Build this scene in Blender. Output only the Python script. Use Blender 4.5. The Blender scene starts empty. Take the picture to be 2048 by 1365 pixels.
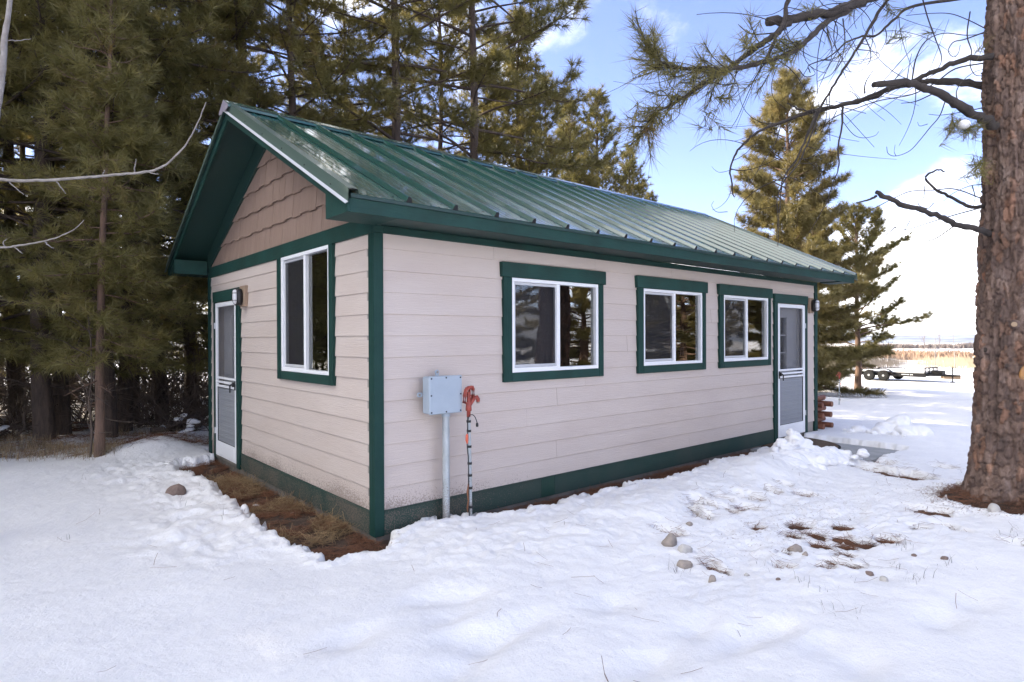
import bpy, bmesh, math, random
import numpy as np
from math import radians as rad, sin, cos, pi, atan2, sqrt
from mathutils import Vector, Matrix

# ------------------------------------------------------------------ camera
SC = bpy.context.scene
COL = SC.collection
FPX, YAW, PITCH, ROLL = 1220.7, 0.709785, -0.0045308, -0.0038221
CAM = np.array([-2.26548, -4.27427, 1.60394])
_f = np.array([sin(YAW)*cos(PITCH), cos(YAW)*cos(PITCH), sin(PITCH)])
_r = np.array([cos(YAW), -sin(YAW), 0.0]); _u = np.cross(_r, _f)
RT = _r*cos(ROLL)+_u*sin(ROLL); UP = _u*cos(ROLL)-_r*sin(ROLL); FW = _f
cam = bpy.data.objects.new('camera', bpy.data.cameras.new('camera')); COL.objects.link(cam)
cam.data.sensor_width = 36.0; cam.data.lens = FPX*36.0/2048.0
cam.data.clip_start = 0.05; cam.data.clip_end = 30000.0
M = Matrix.Identity(4)
for i in range(3):
    M[i][0], M[i][1], M[i][2], M[i][3] = RT[i], UP[i], -FW[i], CAM[i]
cam.matrix_world = M
SC.camera = cam

def pix(x, y, D):
    """point at depth D on the photograph's pixel (x, y), 2048 x 1365"""
    return CAM + (FW + RT*(x-1024)/FPX - UP*(y-682.5)/FPX)*D
def gp(x, y, z=0.08):
    d = FW + RT*(x-1024)/FPX - UP*(y-682.5)/FPX
    return CAM + d*((z-CAM[2])/d[2])

# ------------------------------------------------------------------ world, sun, exposure
SUN_AZ, SUN_EL = rad(-34.0), rad(24.0)      # azimuth from +Y towards +X
SUN_STRENGTH, SKY_STRENGTH, EXPOSURE = 4.0, 0.100, 2.20
CLOUD = (12.4, 12.0, 11.3)
SKY_TINT = (0.95, 0.86, 1.02, 1)
HAZE = 0.00005
CLOUD_OFF = (0.33706, 11.13770, 4.68845)
W = bpy.data.worlds.new('World'); SC.world = W; W.use_nodes = True
nt = W.node_tree; nt.nodes.clear()
def N(nt, typ, **kw):
    n = nt.nodes.new(typ)
    for k, v in kw.items():
        if k.startswith('_'): setattr(n, k[1:], v)
        else:
            key = k.replace('__', ' ')
            n.inputs[int(key[1:]) if key[0] == 'i' and key[1:].isdigit() else key].default_value = v
    return n
def Lk(nt, a, b): nt.links.new(a, b)
def build_world():
    sky = N(nt, 'ShaderNodeTexSky', _sky_type='NISHITA', _sun_disc=False)
    sky.sun_elevation = SUN_EL; sky.sun_rotation = SUN_AZ; sky.altitude = 700; sky.air_density = 0.75; sky.dust_density = 0.15; sky.ozone_density = 2.2
    tc = N(nt, 'ShaderNodeTexCoord')
    sep = N(nt, 'ShaderNodeSeparateXYZ'); Lk(nt, tc.outputs['Generated'], sep.inputs[0])
    def mth(op, a, b=None, clamp=False):
        n = N(nt, 'ShaderNodeMath', _operation=op, _use_clamp=clamp)
        for i, v in enumerate((a, b)):
            if v is None: continue
            if isinstance(v, (int, float)): n.inputs[i].default_value = v
            else: Lk(nt, v, n.inputs[i])
        return n.outputs[0]
    zz = mth('ADD', mth('MAXIMUM', sep.outputs[2], 0.0), 0.22)
    px_ = mth('DIVIDE', sep.outputs[0], zz); py_ = mth('DIVIDE', sep.outputs[1], zz)
    cmb = N(nt, 'ShaderNodeCombineXYZ'); Lk(nt, px_, cmb.inputs[0]); Lk(nt, py_, cmb.inputs[1])
    mp = N(nt, 'ShaderNodeMapping'); mp.inputs['Location'].default_value = CLOUD_OFF; mp.inputs['Rotation'].default_value = (0, 0, rad(5))
    Lk(nt, cmb.outputs[0], mp.inputs[0])
    no = N(nt, 'ShaderNodeTexNoise', Scale=1.15, Detail=9.0, Roughness=0.56, Lacunarity=2.1, Distortion=0.25)
    Lk(nt, mp.outputs[0], no.inputs['Vector'])
    # more cloud low over the horizon
    low = mth('MULTIPLY', mth('SUBTRACT', 0.24, mth('MAXIMUM', sep.outputs[2], 0.0), True), 0.55)
    dens = mth('ADD', no.outputs[0], low)
    cr = N(nt, 'ShaderNodeValToRGB'); Lk(nt, dens, cr.inputs[0]); cr.color_ramp.interpolation = 'EASE'
    e = cr.color_ramp.elements; e[0].position = 0.485; e[0].color = (0, 0, 0, 1); e[1].position = 0.68; e[1].color = (1, 1, 1, 1)
    # thickness tint: the heavier parts a little greyer
    cr2 = N(nt, 'ShaderNodeValToRGB'); Lk(nt, dens, cr2.inputs[0])
    e = cr2.color_ramp.elements; e[0].position = 0.55; e[0].color = (*CLOUD, 1)
    e[1].position = 0.80; e[1].color = (CLOUD[0]*.86, CLOUD[1]*.88, CLOUD[2]*.92, 1)
    gm = N(nt, 'ShaderNodeMix', _data_type='RGBA', _blend_type='MULTIPLY'); gm.inputs[0].default_value = 1.0
    Lk(nt, sky.outputs[0], gm.inputs[6]); gm.inputs[7].default_value = SKY_TINT
    mx = N(nt, 'ShaderNodeMix', _data_type='RGBA')
    Lk(nt, cr.outputs[0], mx.inputs[0]); Lk(nt, gm.outputs[2], mx.inputs[6]); Lk(nt, cr2.outputs[0], mx.inputs[7])
    bg = N(nt, 'ShaderNodeBackground', Strength=SKY_STRENGTH); Lk(nt, mx.outputs[2], bg.inputs[0])
    out = N(nt, 'ShaderNodeOutputWorld'); Lk(nt, bg.outputs[0], out.inputs[0])
build_world()
sun = bpy.data.objects.new('sun', bpy.data.lights.new('sun', 'SUN')); COL.objects.link(sun)
sun.data.energy = SUN_STRENGTH; sun.data.angle = rad(0.5); sun.data.color = (1.0, 0.86, 0.66)
sd = Vector((sin(SUN_AZ)*cos(SUN_EL), cos(SUN_AZ)*cos(SUN_EL), sin(SUN_EL)))
sun.rotation_euler = sd.to_track_quat('Z', 'Y').to_euler()
sun.location = sd*60
vs = SC.view_settings; vs.view_transform = 'Standard'; vs.look = 'None'; vs.gamma = 1.0; vs.use_curve_mapping = False; vs.exposure = EXPOSURE
SC.render.engine = 'CYCLES'
cy = SC.cycles; cy.max_bounces = 8; cy.diffuse_bounces = 4; cy.glossy_bounces = 4; cy.transmission_bounces = 6; cy.transparent_max_bounces = 16
cy.use_denoising = True; cy.sample_clamp_indirect = 6.0; cy.caustics_reflective = False; cy.caustics_refractive = False

# ------------------------------------------------------------------ numpy noise
_rs = np.random.RandomState(5); _PT = _rs.rand(512, 512)
def vnoise(x, y):
    xi = np.floor(x).astype(np.int64); yi = np.floor(y).astype(np.int64)
    fx = x-xi; fy = y-yi; fx = fx*fx*fx*(fx*(fx*6-15)+10); fy = fy*fy*fy*(fy*(fy*6-15)+10)
    a = _PT[xi & 511, yi & 511]; b = _PT[(xi+1) & 511, yi & 511]; c = _PT[xi & 511, (yi+1) & 511]; d = _PT[(xi+1) & 511, (yi+1) & 511]
    return (a*(1-fx)+b*fx)*(1-fy)+(c*(1-fx)+d*fx)*fy
def fbm(x, y, o=4, g=0.5):
    s = 0.0; a = 1.0; t = 0.0
    for i in range(o):
        s = s+a*(vnoise(x*2**i+17.3*i, y*2**i+9.1*i)-0.5); t += a; a *= g
    return s/t*2
def sst(a, b, x):
    t = np.clip((x-a)/(b-a), 0, 1); return t*t*(3-2*t)

# ------------------------------------------------------------------ mesh helpers
def np_mesh(name, V, F, smooth=False):
    V = np.asarray(V, dtype=np.float32); F = np.asarray(F, dtype=np.int32)
    me = bpy.data.meshes.new(name)
    n, k = F.shape
    me.vertices.add(len(V)); me.vertices.foreach_set('co', V.ravel())
    me.loops.add(n*k); me.loops.foreach_set('vertex_index', F.ravel())
    me.polygons.add(n)
    me.polygons.foreach_set('loop_start', np.arange(0, n*k, k, dtype=np.int32))
    me.polygons.foreach_set('loop_total', np.full(n, k, dtype=np.int32))
    if smooth: me.polygons.foreach_set('use_smooth', np.ones(n, dtype=bool))
    me.update(calc_edges=True)
    return me

class MB:
    """collects shapes into one mesh"""
    def __init__(s): s.v = []; s.f = []; s.m = []; s.sm = []
    def add(s, vs, fs, mi=0, smooth=False):
        o = len(s.v); s.v += [tuple(map(float, v)) for v in vs]
        for f in fs: s.f.append(tuple(o+i for i in f)); s.m.append(mi); s.sm.append(smooth)
        return s
    def box(s, x0, x1, y0, y1, z0, z1, mi=0, ch=0.0):
        if x0 > x1: x0, x1 = x1, x0
        if y0 > y1: y0, y1 = y1, y0
        if z0 > z1: z0, z1 = z1, z0
        if ch <= 0:
            return s.add([(x0,y0,z0),(x1,y0,z0),(x1,y1,z0),(x0,y1,z0),(x0,y0,z1),(x1,y0,z1),(x1,y1,z1),(x0,y1,z1)],
                         [(0,3,2,1),(4,5,6,7),(0,1,5,4),(1,2,6,5),(2,3,7,6),(3,0,4,7)], mi)
        ch = min(ch, (x1-x0)*.45, (y1-y0)*.45, (z1-z0)*.45)
        bm = bmesh.new(); bmesh.ops.create_cube(bm, size=1)
        for v in bm.verts:
            v.co.x = x0 if v.co.x < 0 else x1; v.co.y = y0 if v.co.y < 0 else y1; v.co.z = z0 if v.co.z < 0 else z1
        bmesh.ops.bevel(bm, geom=list(bm.edges), offset=ch, segments=1, affect='EDGES')
        return s.bm(bm, mi)
    def bm(s, bm, mi=0, smooth=False, mat=None):
        bm.verts.index_update()
        vs = [(mat @ v.co if mat else v.co) for v in bm.verts]
        s.add(vs, [[v.index for v in f.verts] for f in bm.faces], mi, smooth); bm.free(); return s
    def prism(s, poly, axis, a, b, mi=0):
        """poly of 2D points extruded along axis from a to b (poly in the other two axes, cyclic order)"""
        n = len(poly)
        def P(p, t): return (t, p[0], p[1]) if axis == 0 else ((p[0], t, p[1]) if axis == 1 else (p[0], p[1], t))
        s.add([P(p, a) for p in poly]+[P(p, b) for p in poly],
              [tuple(range(n))[::-1], tuple(range(n, 2*n))]+[(i, (i+1) % n, n+(i+1) % n, n+i) for i in range(n)], mi)
        return s
    def tube(s, pts, rr, n=8, mi=0, smooth=True, cap=True):
        V, F = tube_np(pts, rr, n); o = len(V)
        s.add(V, F.tolist(), mi, smooth)
        if cap:
            k = len(pts); s.add(V[:n], [tuple(range(n))[::-1]], mi); s.add(V[(k-1)*n:], [tuple(range(n))], mi)
        return s
    def ell(s, c, r, sub=2, mi=0, mat=None):
        bm = bmesh.new(); bmesh.ops.create_icosphere(bm, subdivisions=sub, radius=1)
        for v in bm.verts: v.co = Vector((v.co.x*r[0]+c[0], v.co.y*r[1]+c[1], v.co.z*r[2]+c[2]))
        return s.bm(bm, mi, True, mat)
    def mesh(s, name, mats):
        me = bpy.data.meshes.new(name); me.from_pydata(s.v, [], s.f)
        me.polygons.foreach_set('material_index', s.m); me.polygons.foreach_set('use_smooth', s.sm)
        for m in (mats if isinstance(mats, (list, tuple)) else [mats]): me.materials.append(m)
        me.update(); fix_normals(me); return me
def fix_normals(me):
    bm = bmesh.new(); bm.from_mesh(me); bmesh.ops.recalc_face_normals(bm, faces=bm.faces); bm.to_mesh(me); bm.free()

def tube_np(pts, rr, n=6):
    P = np.asarray(pts, dtype=float); k = len(P)
    rr = np.full(k, rr) if np.isscalar(rr) else np.asarray(rr, dtype=float)
    T = np.gradient(P, axis=0); T /= np.linalg.norm(T, axis=1)[:, None]+1e-9
    ref = np.array([0, 0, 1.0]) if abs(T[0][2]) < 0.9 else np.array([1.0, 0, 0])
    A = np.cross(T, ref); bad = np.linalg.norm(A, axis=1) < 1e-3; A[bad] = (1, 0, 0); A /= np.linalg.norm(A, axis=1)[:, None]
    B = np.cross(T, A)
    th = np.arange(n)*2*pi/n
    V = (P[:, None, :]+rr[:, None, None]*(A[:, None, :]*np.cos(th)[None, :, None]+B[:, None, :]*np.sin(th)[None, :, None])).reshape(-1, 3)
    i = np.arange(k-1)[:, None]*n; j = np.arange(n)[None, :]; j2 = (j+1) % n
    F = np.stack([i+j, i+j2, i+n+j2, i+n+j], -1).reshape(-1, 4)
    return V, F
def spline(pts, m=6):
    """Catmull-Rom resampling"""
    P = np.asarray(pts, dtype=float); Q = np.vstack([2*P[0]-P[1], P, 2*P[-1]-P[-2]]); out = []
    for i in range(1, len(Q)-2):
        for t in np.arange(m)/m:
            out.append(0.5*(2*Q[i]+(Q[i+1]-Q[i-1])*t+(2*Q[i-1]-5*Q[i]+4*Q[i+1]-Q[i+2])*t*t+(3*Q[i]-Q[i-1]-3*Q[i+1]+Q[i+2])*t**3))
    out.append(P[-1]); return np.array(out)

# ------------------------------------------------------------------ object helpers
def tag(o, label=None, cat=None, group=None, kind=None):
    if label: o['label'] = label
    if cat: o['category'] = cat
    if group: o['group'] = group
    if kind: o['kind'] = kind
    return o
def ob(name, me, parent=None, loc=None, rot=None, **k):
    o = bpy.data.objects.new(name, me); COL.objects.link(o)
    if parent is not None: o.parent = parent
    if loc is not None: o.location = [float(c) for c in loc]
    if rot is not None: o.rotation_euler = rot
    return tag(o, **k)
def empty(name, loc=(0, 0, 0), rz=0.0, **k):
    o = bpy.data.objects.new(name, None); COL.objects.link(o); o.location = [float(c) for c in loc]; o.rotation_euler = (0, 0, rz)
    return tag(o, **k)
def copy_tree(o, parent=None):
    c = o.copy(); COL.objects.link(c)
    if parent is not None: c.parent = parent
    for ch in list(o.children): copy_tree(ch, c)
    return c

# ------------------------------------------------------------------ materials
def mat(name, base, rough=0.6, metal=0.0, spec=0.5, var=None, vscale=3.0, vstretch=(1, 1, 1), bump=0.0, bscale=60.0, bstretch=(1, 1, 1), bdist=0.01, detail=6.0, coord='Object', coat=0.0):
    """principled with noise colour variation towards var and noise relief"""
    m = bpy.data.materials.new(name); m.use_nodes = True; t = m.node_tree; t.nodes.clear()
    out = N(t, 'ShaderNodeOutputMaterial'); p = N(t, 'ShaderNodeBsdfPrincipled'); Lk(t, p.outputs[0], out.inputs[0])
    p.inputs['Base Color'].default_value = (*base, 1); p.inputs['Roughness'].default_value = rough; p.inputs['Metallic'].default_value = metal
    p.inputs['Specular IOR Level'].default_value = spec; p.inputs['Coat Weight'].default_value = coat
    tc = N(t, 'ShaderNodeTexCoord')
    if var is not None:
        mp = N(t, 'ShaderNodeMapping'); mp.inputs['Scale'].default_value = vstretch; Lk(t, tc.outputs[coord], mp.inputs[0])
        no = N(t, 'ShaderNodeTexNoise', Scale=vscale, Detail=detail, Roughness=0.6); Lk(t, mp.outputs[0], no.inputs['Vector'])
        cr = N(t, 'ShaderNodeValToRGB'); e = cr.color_ramp.elements; e[0].position = 0.36; e[0].color = (*base, 1); e[1].position = 0.66; e[1].color = (*var, 1)
        Lk(t, no.outputs[0], cr.inputs[0]); Lk(t, cr.outputs[0], p.inputs['Base Color'])
    if bump > 0:
        mp2 = N(t, 'ShaderNodeMapping'); mp2.inputs['Scale'].default_value = bstretch; Lk(t, tc.outputs[coord], mp2.inputs[0])
        nb = N(t, 'ShaderNodeTexNoise', Scale=bscale, Detail=5.0, Roughness=0.62); Lk(t, mp2.outputs[0], nb.inputs['Vector'])
        b = N(t, 'ShaderNodeBump', Strength=bump, Distance=bdist); Lk(t, nb.outputs[0], b.inputs['Height']); Lk(t, b.outputs[0], p.inputs['Normal'])
    return m
def nodes(m): return m.node_tree, next(n for n in m.node_tree.nodes if n.type == 'BSDF_PRINCIPLED')

SIDING = mat('siding_paint', (0.535, 0.462, 0.415), 0.62, var=(0.495, 0.418, 0.372), vscale=1.6, vstretch=(0.6, 1, 2.5), bump=0.55, bscale=34, bstretch=(0.25, 1, 5), bdist=0.006)
def splash(m, x0=0.0, hgt=0.42, amt=1.0):
    """mud splash low on the boards next to the near corner: speckles with a height limit"""
    t, p = nodes(m); tc = N(t, 'ShaderNodeTexCoord'); ge = N(t, 'ShaderNodeNewGeometry'); sp = N(t, 'ShaderNodeSeparateXYZ'); Lk(t, ge.outputs['Position'], sp.inputs[0])
    no = N(t, 'ShaderNodeTexNoise', Scale=95.0, Detail=3.0, Roughness=0.7); Lk(t, ge.outputs['Position'], no.inputs['Vector'])
    n2 = N(t, 'ShaderNodeTexNoise', Scale=2.2, Detail=3.0); Lk(t, ge.outputs['Position'], n2.inputs['Vector'])
    def mr(a, b, c, d, src):
        r = N(t, 'ShaderNodeMapRange'); 
        for i, v in enumerate((a, b, c, d)): r.inputs[i+1].default_value = v
        Lk(t, src, r.inputs[0]); return r.outputs[0]
    def mm(op, a, b):
        n = N(t, 'ShaderNodeMath', _operation=op, _use_clamp=False)
        for i, v in enumerate((a, b)):
            if isinstance(v, (int, float)): n.inputs[i].default_value = v
            else: Lk(t, v, n.inputs[i])
        return n.outputs[0]
    hz = mr(0.22, 0.22+hgt, 1.0, 0.0, sp.outputs[2])
    hx = mr(0.2, 2.2, 1.0, 0.12, sp.outputs[0])
    k = mm('MULTIPLY', mm('MULTIPLY', mm('POWER', hz, 1.6), hx), mr(0.3, 0.7, 0.7, 1.3, n2.outputs[0]))
    thr = mm('SUBTRACT', 0.72, mm('MULTIPLY', k, 0.34*amt))
    dn = N(t, 'ShaderNodeMath', _operation='SUBTRACT'); Lk(t, no.outputs[0], dn.inputs[0]); Lk(t, thr, dn.inputs[1])
    f = mr(0.0, 0.07, 0.0, 0.62, dn.outputs[0])
    mx = N(t, 'ShaderNodeMix', _data_type='RGBA'); Lk(t, f, mx.inputs[0])
    src = p.inputs['Base Color'].links[0].from_socket if p.inputs['Base Color'].links else None
    if src: Lk(t, src, mx.inputs[6])
    else: mx.inputs[6].default_value = p.inputs['Base Color'].default_value
    mx.inputs[7].default_value = (0.17, 0.125, 0.10, 1); Lk(t, mx.outputs[2], p.inputs['Base Color'])
splash(SIDING)
GREEN = mat('green_trim_paint', (0.013, 0.039, 0.032), 0.6, spec=0.22, var=(0.015, 0.056, 0.047), vscale=2.5, bump=0.6, bscale=22, bstretch=(0.35, 2.5, 2.5), bdist=0.005)
GREENV = mat('green_trim_paint_upright', (0.008, 0.036, 0.030), 0.6, spec=0.2, var=(0.012, 0.046, 0.038), vscale=2.5, bump=0.6, bscale=22, bstretch=(2.5, 2.5, 0.35), bdist=0.005)
SKIRT = mat('green_skirt_paint', (0.022, 0.050, 0.042), 0.65, spec=0.25, var=(0.040, 0.058, 0.049), vscale=2.0, bump=0.5, bscale=22, bstretch=(0.35, 2.5, 2.5), bdist=0.005)
splash(SKIRT, hgt=0.1, amt=0.7)
SKIRTNEW = mat('green_patch_paint', (0.007, 0.038, 0.027), 0.5, bump=0.4, bscale=22, bstretch=(0.35, 2.5, 2.5), bdist=0.004)
ROOFM = mat('green_metal_roof', (0.011, 0.060, 0.049), 0.20, metal=0.0, spec=1.0, var=(0.012, 0.067, 0.054), vscale=0.8, bump=0.0, bscale=5, bstretch=(1, .3, .3), bdist=0.003, coat=0.6)
RAKEM = mat('green_metal_trim', (0.075, 0.115, 0.098), 0.33, spec=0.9, bump=0.05, bscale=4, bdist=0.003, coat=0.3)
DARKGAP = mat('black_closure_foam', (0.012, 0.012, 0.014), 0.9)
SHINGLE = mat('brown_shingle_paint', (0.265, 0.185, 0.145), 0.65, var=(0.228, 0.155, 0.119), vscale=6, vstretch=(3, 3, 0.35), bump=0.7, bscale=48, bstretch=(3, 3, 0.16), bdist=0.006)
SOFFIT = mat('dark_green_soffit_paint', (0.010, 0.036, 0.031), 0.55, bump=0.3, bscale=20, bdist=0.004)
VINYL = mat('white_vinyl', (0.78, 0.79, 0.81), 0.35)
PANELG = mat('grey_ribbed_panel', (0.27, 0.285, 0.31), 0.5)
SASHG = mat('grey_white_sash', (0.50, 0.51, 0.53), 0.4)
DOORP = mat('grey_door_paint', (0.36, 0.36, 0.37), 0.5)
BLACK = mat('black_plastic', (0.015, 0.015, 0.016), 0.4)
CONC = mat('concrete', (0.34, 0.34, 0.33), 0.85, var=(0.24, 0.245, 0.24), vscale=3.5, bump=0.4, bscale=60, bdist=0.004)
FOUND = mat('foundation_concrete', (0.17, 0.155, 0.135), 0.9, var=(0.10, 0.09, 0.075), vscale=5, bump=0.6, bscale=40, bdist=0.008)
INT = mat('interior_wall', (0.30, 0.27, 0.24), 0.8)
CURT = mat('brown_curtain', (0.11, 0.075, 0.06), 0.9, var=(0.075, 0.05, 0.04), vscale=8, vstretch=(4, 4, .3))
BLIND = mat('white_blind', (0.55, 0.54, 0.52), 0.7)
TAN = mat('tan_block_wood', (0.33, 0.235, 0.165), 0.7, var=(0.27, 0.19, 0.13), vscale=6, bump=0.3, bscale=40, bdist=0.003)
LENS = mat('frosted_lens', (0.66, 0.66, 0.68), 0.25)
GREYBOX = mat('grey_pvc', (0.34, 0.40, 0.46), 0.45, var=(0.31, 0.365, 0.42), vscale=4, bump=0.08, bscale=120, bdist=0.002)
GALV = mat('galvanised_pipe', (0.44, 0.48, 0.50), 0.45, metal=0.25, var=(0.33, 0.36, 0.37), vscale=14, vstretch=(1, 1, .4), bump=0.15, bscale=80, bdist=0.002)
splash(GALV, hgt=0.75, amt=0.95)
RED = mat('red_cast_iron_paint', (0.33, 0.055, 0.035), 0.5, var=(0.24, 0.045, 0.03), vscale=14, bump=0.3, bscale=90, bdist=0.003)
ORANGE = mat('orange_plastic', (0.62, 0.12, 0.06), 0.4)
BRASS = mat('worn_hose_thread', (0.30, 0.26, 0.22), 0.4, metal=0.7)
LOGM = mat('stained_log', (0.20, 0.075, 0.040), 0.6, var=(0.13, 0.048, 0.028), vscale=7, vstretch=(.4, 2, 2), bump=0.5, bscale=30, bstretch=(.3, 3, 3), bdist=0.006)
LOGEND = mat('log_end_grain', (0.24, 0.115, 0.065), 0.75, var=(0.17, 0.08, 0.045), vscale=12)
LUMBER = mat('weathered_lumber', (0.20, 0.145, 0.095), 0.8, var=(0.13, 0.09, 0.06), vscale=5, vstretch=(.3, 2, 2), bump=0.4, bscale=30, bdist=0.006)
MAT_ = mat('coir_doormat', (0.115, 0.072, 0.040), 0.95, var=(0.07, 0.042, 0.024), vscale=22, bump=1.0, bscale=260, bdist=0.01)
ROCK = mat('grey_tan_rock', (0.33, 0.28, 0.235), 0.85, var=(0.21, 0.18, 0.155), vscale=9, bump=0.8, bscale=30, bdist=0.01)
ROCKW = mat('pale_rock', (0.46, 0.44, 0.41), 0.85, var=(0.34, 0.32, 0.30), vscale=9, bump=0.6, bscale=30, bdist=0.01)
ROCKD = mat('red_brown_rock', (0.20, 0.145, 0.12), 0.85, var=(0.14, 0.10, 0.085), vscale=9, bump=0.8, bscale=30, bdist=0.01)
STEELB = mat('black_trailer_paint', (0.010, 0.010, 0.011), 0.5, spec=0.15)
RUBBER = mat('tyre_rubber', (0.012, 0.012, 0.012), 0.8, spec=0.15)
RIM = mat('pale_wheel_rim', (0.30, 0.30, 0.30), 0.4)
WHITE = mat('white_print', (0.7, 0.7, 0.7), 0.5)
SNOWCLEAN = mat('packed_snow', (0.79, 0.79, 0.80), 0.75, bump=0.5, bscale=38, bdist=0.012)
STRAW = mat('dry_straw', (0.32, 0.22, 0.11), 0.8, var=(0.20, 0.12, 0.055), vscale=5)
PSTRAW = mat('fallen_pine_needles', (0.20, 0.085, 0.04), 0.8, var=(0.11, 0.05, 0.026), vscale=4)
TWIG = mat('dead_twig', (0.085, 0.063, 0.05), 0.85)
ASPEN = mat('pale_aspen_bark', (0.27, 0.25, 0.235), 0.7, var=(0.17, 0.15, 0.135), vscale=14, bump=0.4, bscale=60, bdist=0.003)
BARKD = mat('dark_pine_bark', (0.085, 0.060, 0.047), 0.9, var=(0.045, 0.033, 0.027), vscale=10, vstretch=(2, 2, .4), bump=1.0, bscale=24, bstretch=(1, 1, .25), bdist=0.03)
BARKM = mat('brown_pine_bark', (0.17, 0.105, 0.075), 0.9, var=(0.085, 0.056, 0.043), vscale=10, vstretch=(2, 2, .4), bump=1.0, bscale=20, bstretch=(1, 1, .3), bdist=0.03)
BRANCHG = mat('grey_dead_branch', (0.042, 0.034, 0.030), 0.9, var=(0.026, 0.021, 0.019), vscale=9, bump=0.8, bscale=70, bdist=0.006)

def needle_mat(name, a, b, c, trans=0.38):
    m = bpy.data.materials.new(name); m.use_nodes = True; t = m.node_tree; t.nodes.clear()
    out = N(t, 'ShaderNodeOutputMaterial'); tc = N(t, 'ShaderNodeTexCoord')
    no = N(t, 'ShaderNodeTexNoise', Scale=1.7, Detail=5.0, Roughness=0.7); Lk(t, tc.outputs['Object'], no.inputs['Vector'])
    cr = N(t, 'ShaderNodeValToRGB'); e = cr.color_ramp.elements; e[0].position = 0.30; e[0].color = (*a, 1); e[1].position = 0.62; e[1].color = (*b, 1)
    e2 = cr.color_ramp.elements.new(0.74); e2.color = (*c, 1); Lk(t, no.outputs[0], cr.inputs[0])
    d = N(t, 'ShaderNodeBsdfDiffuse'); tr = N(t, 'ShaderNodeBsdfTranslucent'); mx = N(t, 'ShaderNodeMixShader'); mx.inputs[0].default_value = trans
    g = N(t, 'ShaderNodeBsdfGlossy', Roughness=0.45); g.inputs[0].default_value = (0.5, 0.5, 0.45, 1); m2 = N(t, 'ShaderNodeMixShader'); m2.inputs[0].default_value = 0.05
    Lk(t, cr.outputs[0], d.inputs[0]); Lk(t, cr.outputs[0], tr.inputs[0]); Lk(t, d.outputs[0], mx.inputs[1]); Lk(t, tr.outputs[0], mx.inputs[2])
    Lk(t, mx.outputs[0], m2.inputs[1]); Lk(t, g.outputs[0], m2.inputs[2]); Lk(t, m2.outputs[0], out.inputs[0]); return m
NEEDLE = needle_mat('pine_needles_green', (0.125, 0.122, 0.040), (0.24, 0.205, 0.072), (0.28, 0.165, 0.07), .52)
NEEDLEY = needle_mat('pine_needles_olive', (0.15, 0.135, 0.045), (0.24, 0.195, 0.08), (0.28, 0.165, 0.065), .45)

def glass_mat():
    m = bpy.data.materials.new('window_glass'); m.use_nodes = True; t = m.node_tree; t.nodes.clear()
    out = N(t, 'ShaderNodeOutputMaterial'); fr = N(t, 'ShaderNodeFresnel', IOR=2.9); g = N(t, 'ShaderNodeBsdfGlossy', Roughness=0.0); g.inputs[0].default_value = (.95, .97, .96, 1)
    tr = N(t, 'ShaderNodeBsdfTransparent'); tr.inputs[0].default_value = (0.72, 0.78, 0.76, 1); mx = N(t, 'ShaderNodeMixShader')
    # a pane is never perfectly flat: a slow ripple bends the reflection
    tc = N(t, 'ShaderNodeTexCoord'); no = N(t, 'ShaderNodeTexNoise', Scale=2.2, Detail=1.0); Lk(t, tc.outputs['Object'], no.inputs['Vector'])
    b = N(t, 'ShaderNodeBump', Strength=0.10, Distance=0.02); Lk(t, no.outputs[0], b.inputs['Height']); Lk(t, b.outputs[0], g.inputs['Normal'])
    Lk(t, fr.outputs[0], mx.inputs[0]); Lk(t, tr.outputs[0], mx.inputs[1]); Lk(t, g.outputs[0], mx.inputs[2]); Lk(t, mx.outputs[0], out.inputs[0]); return m
GLASS = glass_mat()
def screen_mat(name, col, alpha):
    m = bpy.data.materials.new(name); m.use_nodes = True; t = m.node_tree; t.nodes.clear()
    out = N(t, 'ShaderNodeOutputMaterial'); d = N(t, 'ShaderNodeBsdfDiffuse'); d.inputs[0].default_value = (*col, 1); tr = N(t, 'ShaderNodeBsdfTransparent'); mx = N(t, 'ShaderNodeMixShader'); mx.inputs[0].default_value = alpha
    Lk(t, tr.outputs[0], mx.inputs[1]); Lk(t, d.outputs[0], mx.inputs[2]); Lk(t, mx.outputs[0], out.inputs[0]); return m
SCREEN = screen_mat('insect_screen', (0.055, 0.055, 0.06), 0.42)
SCREEND = screen_mat('door_insect_screen', (0.10, 0.10, 0.11), 0.35)

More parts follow.
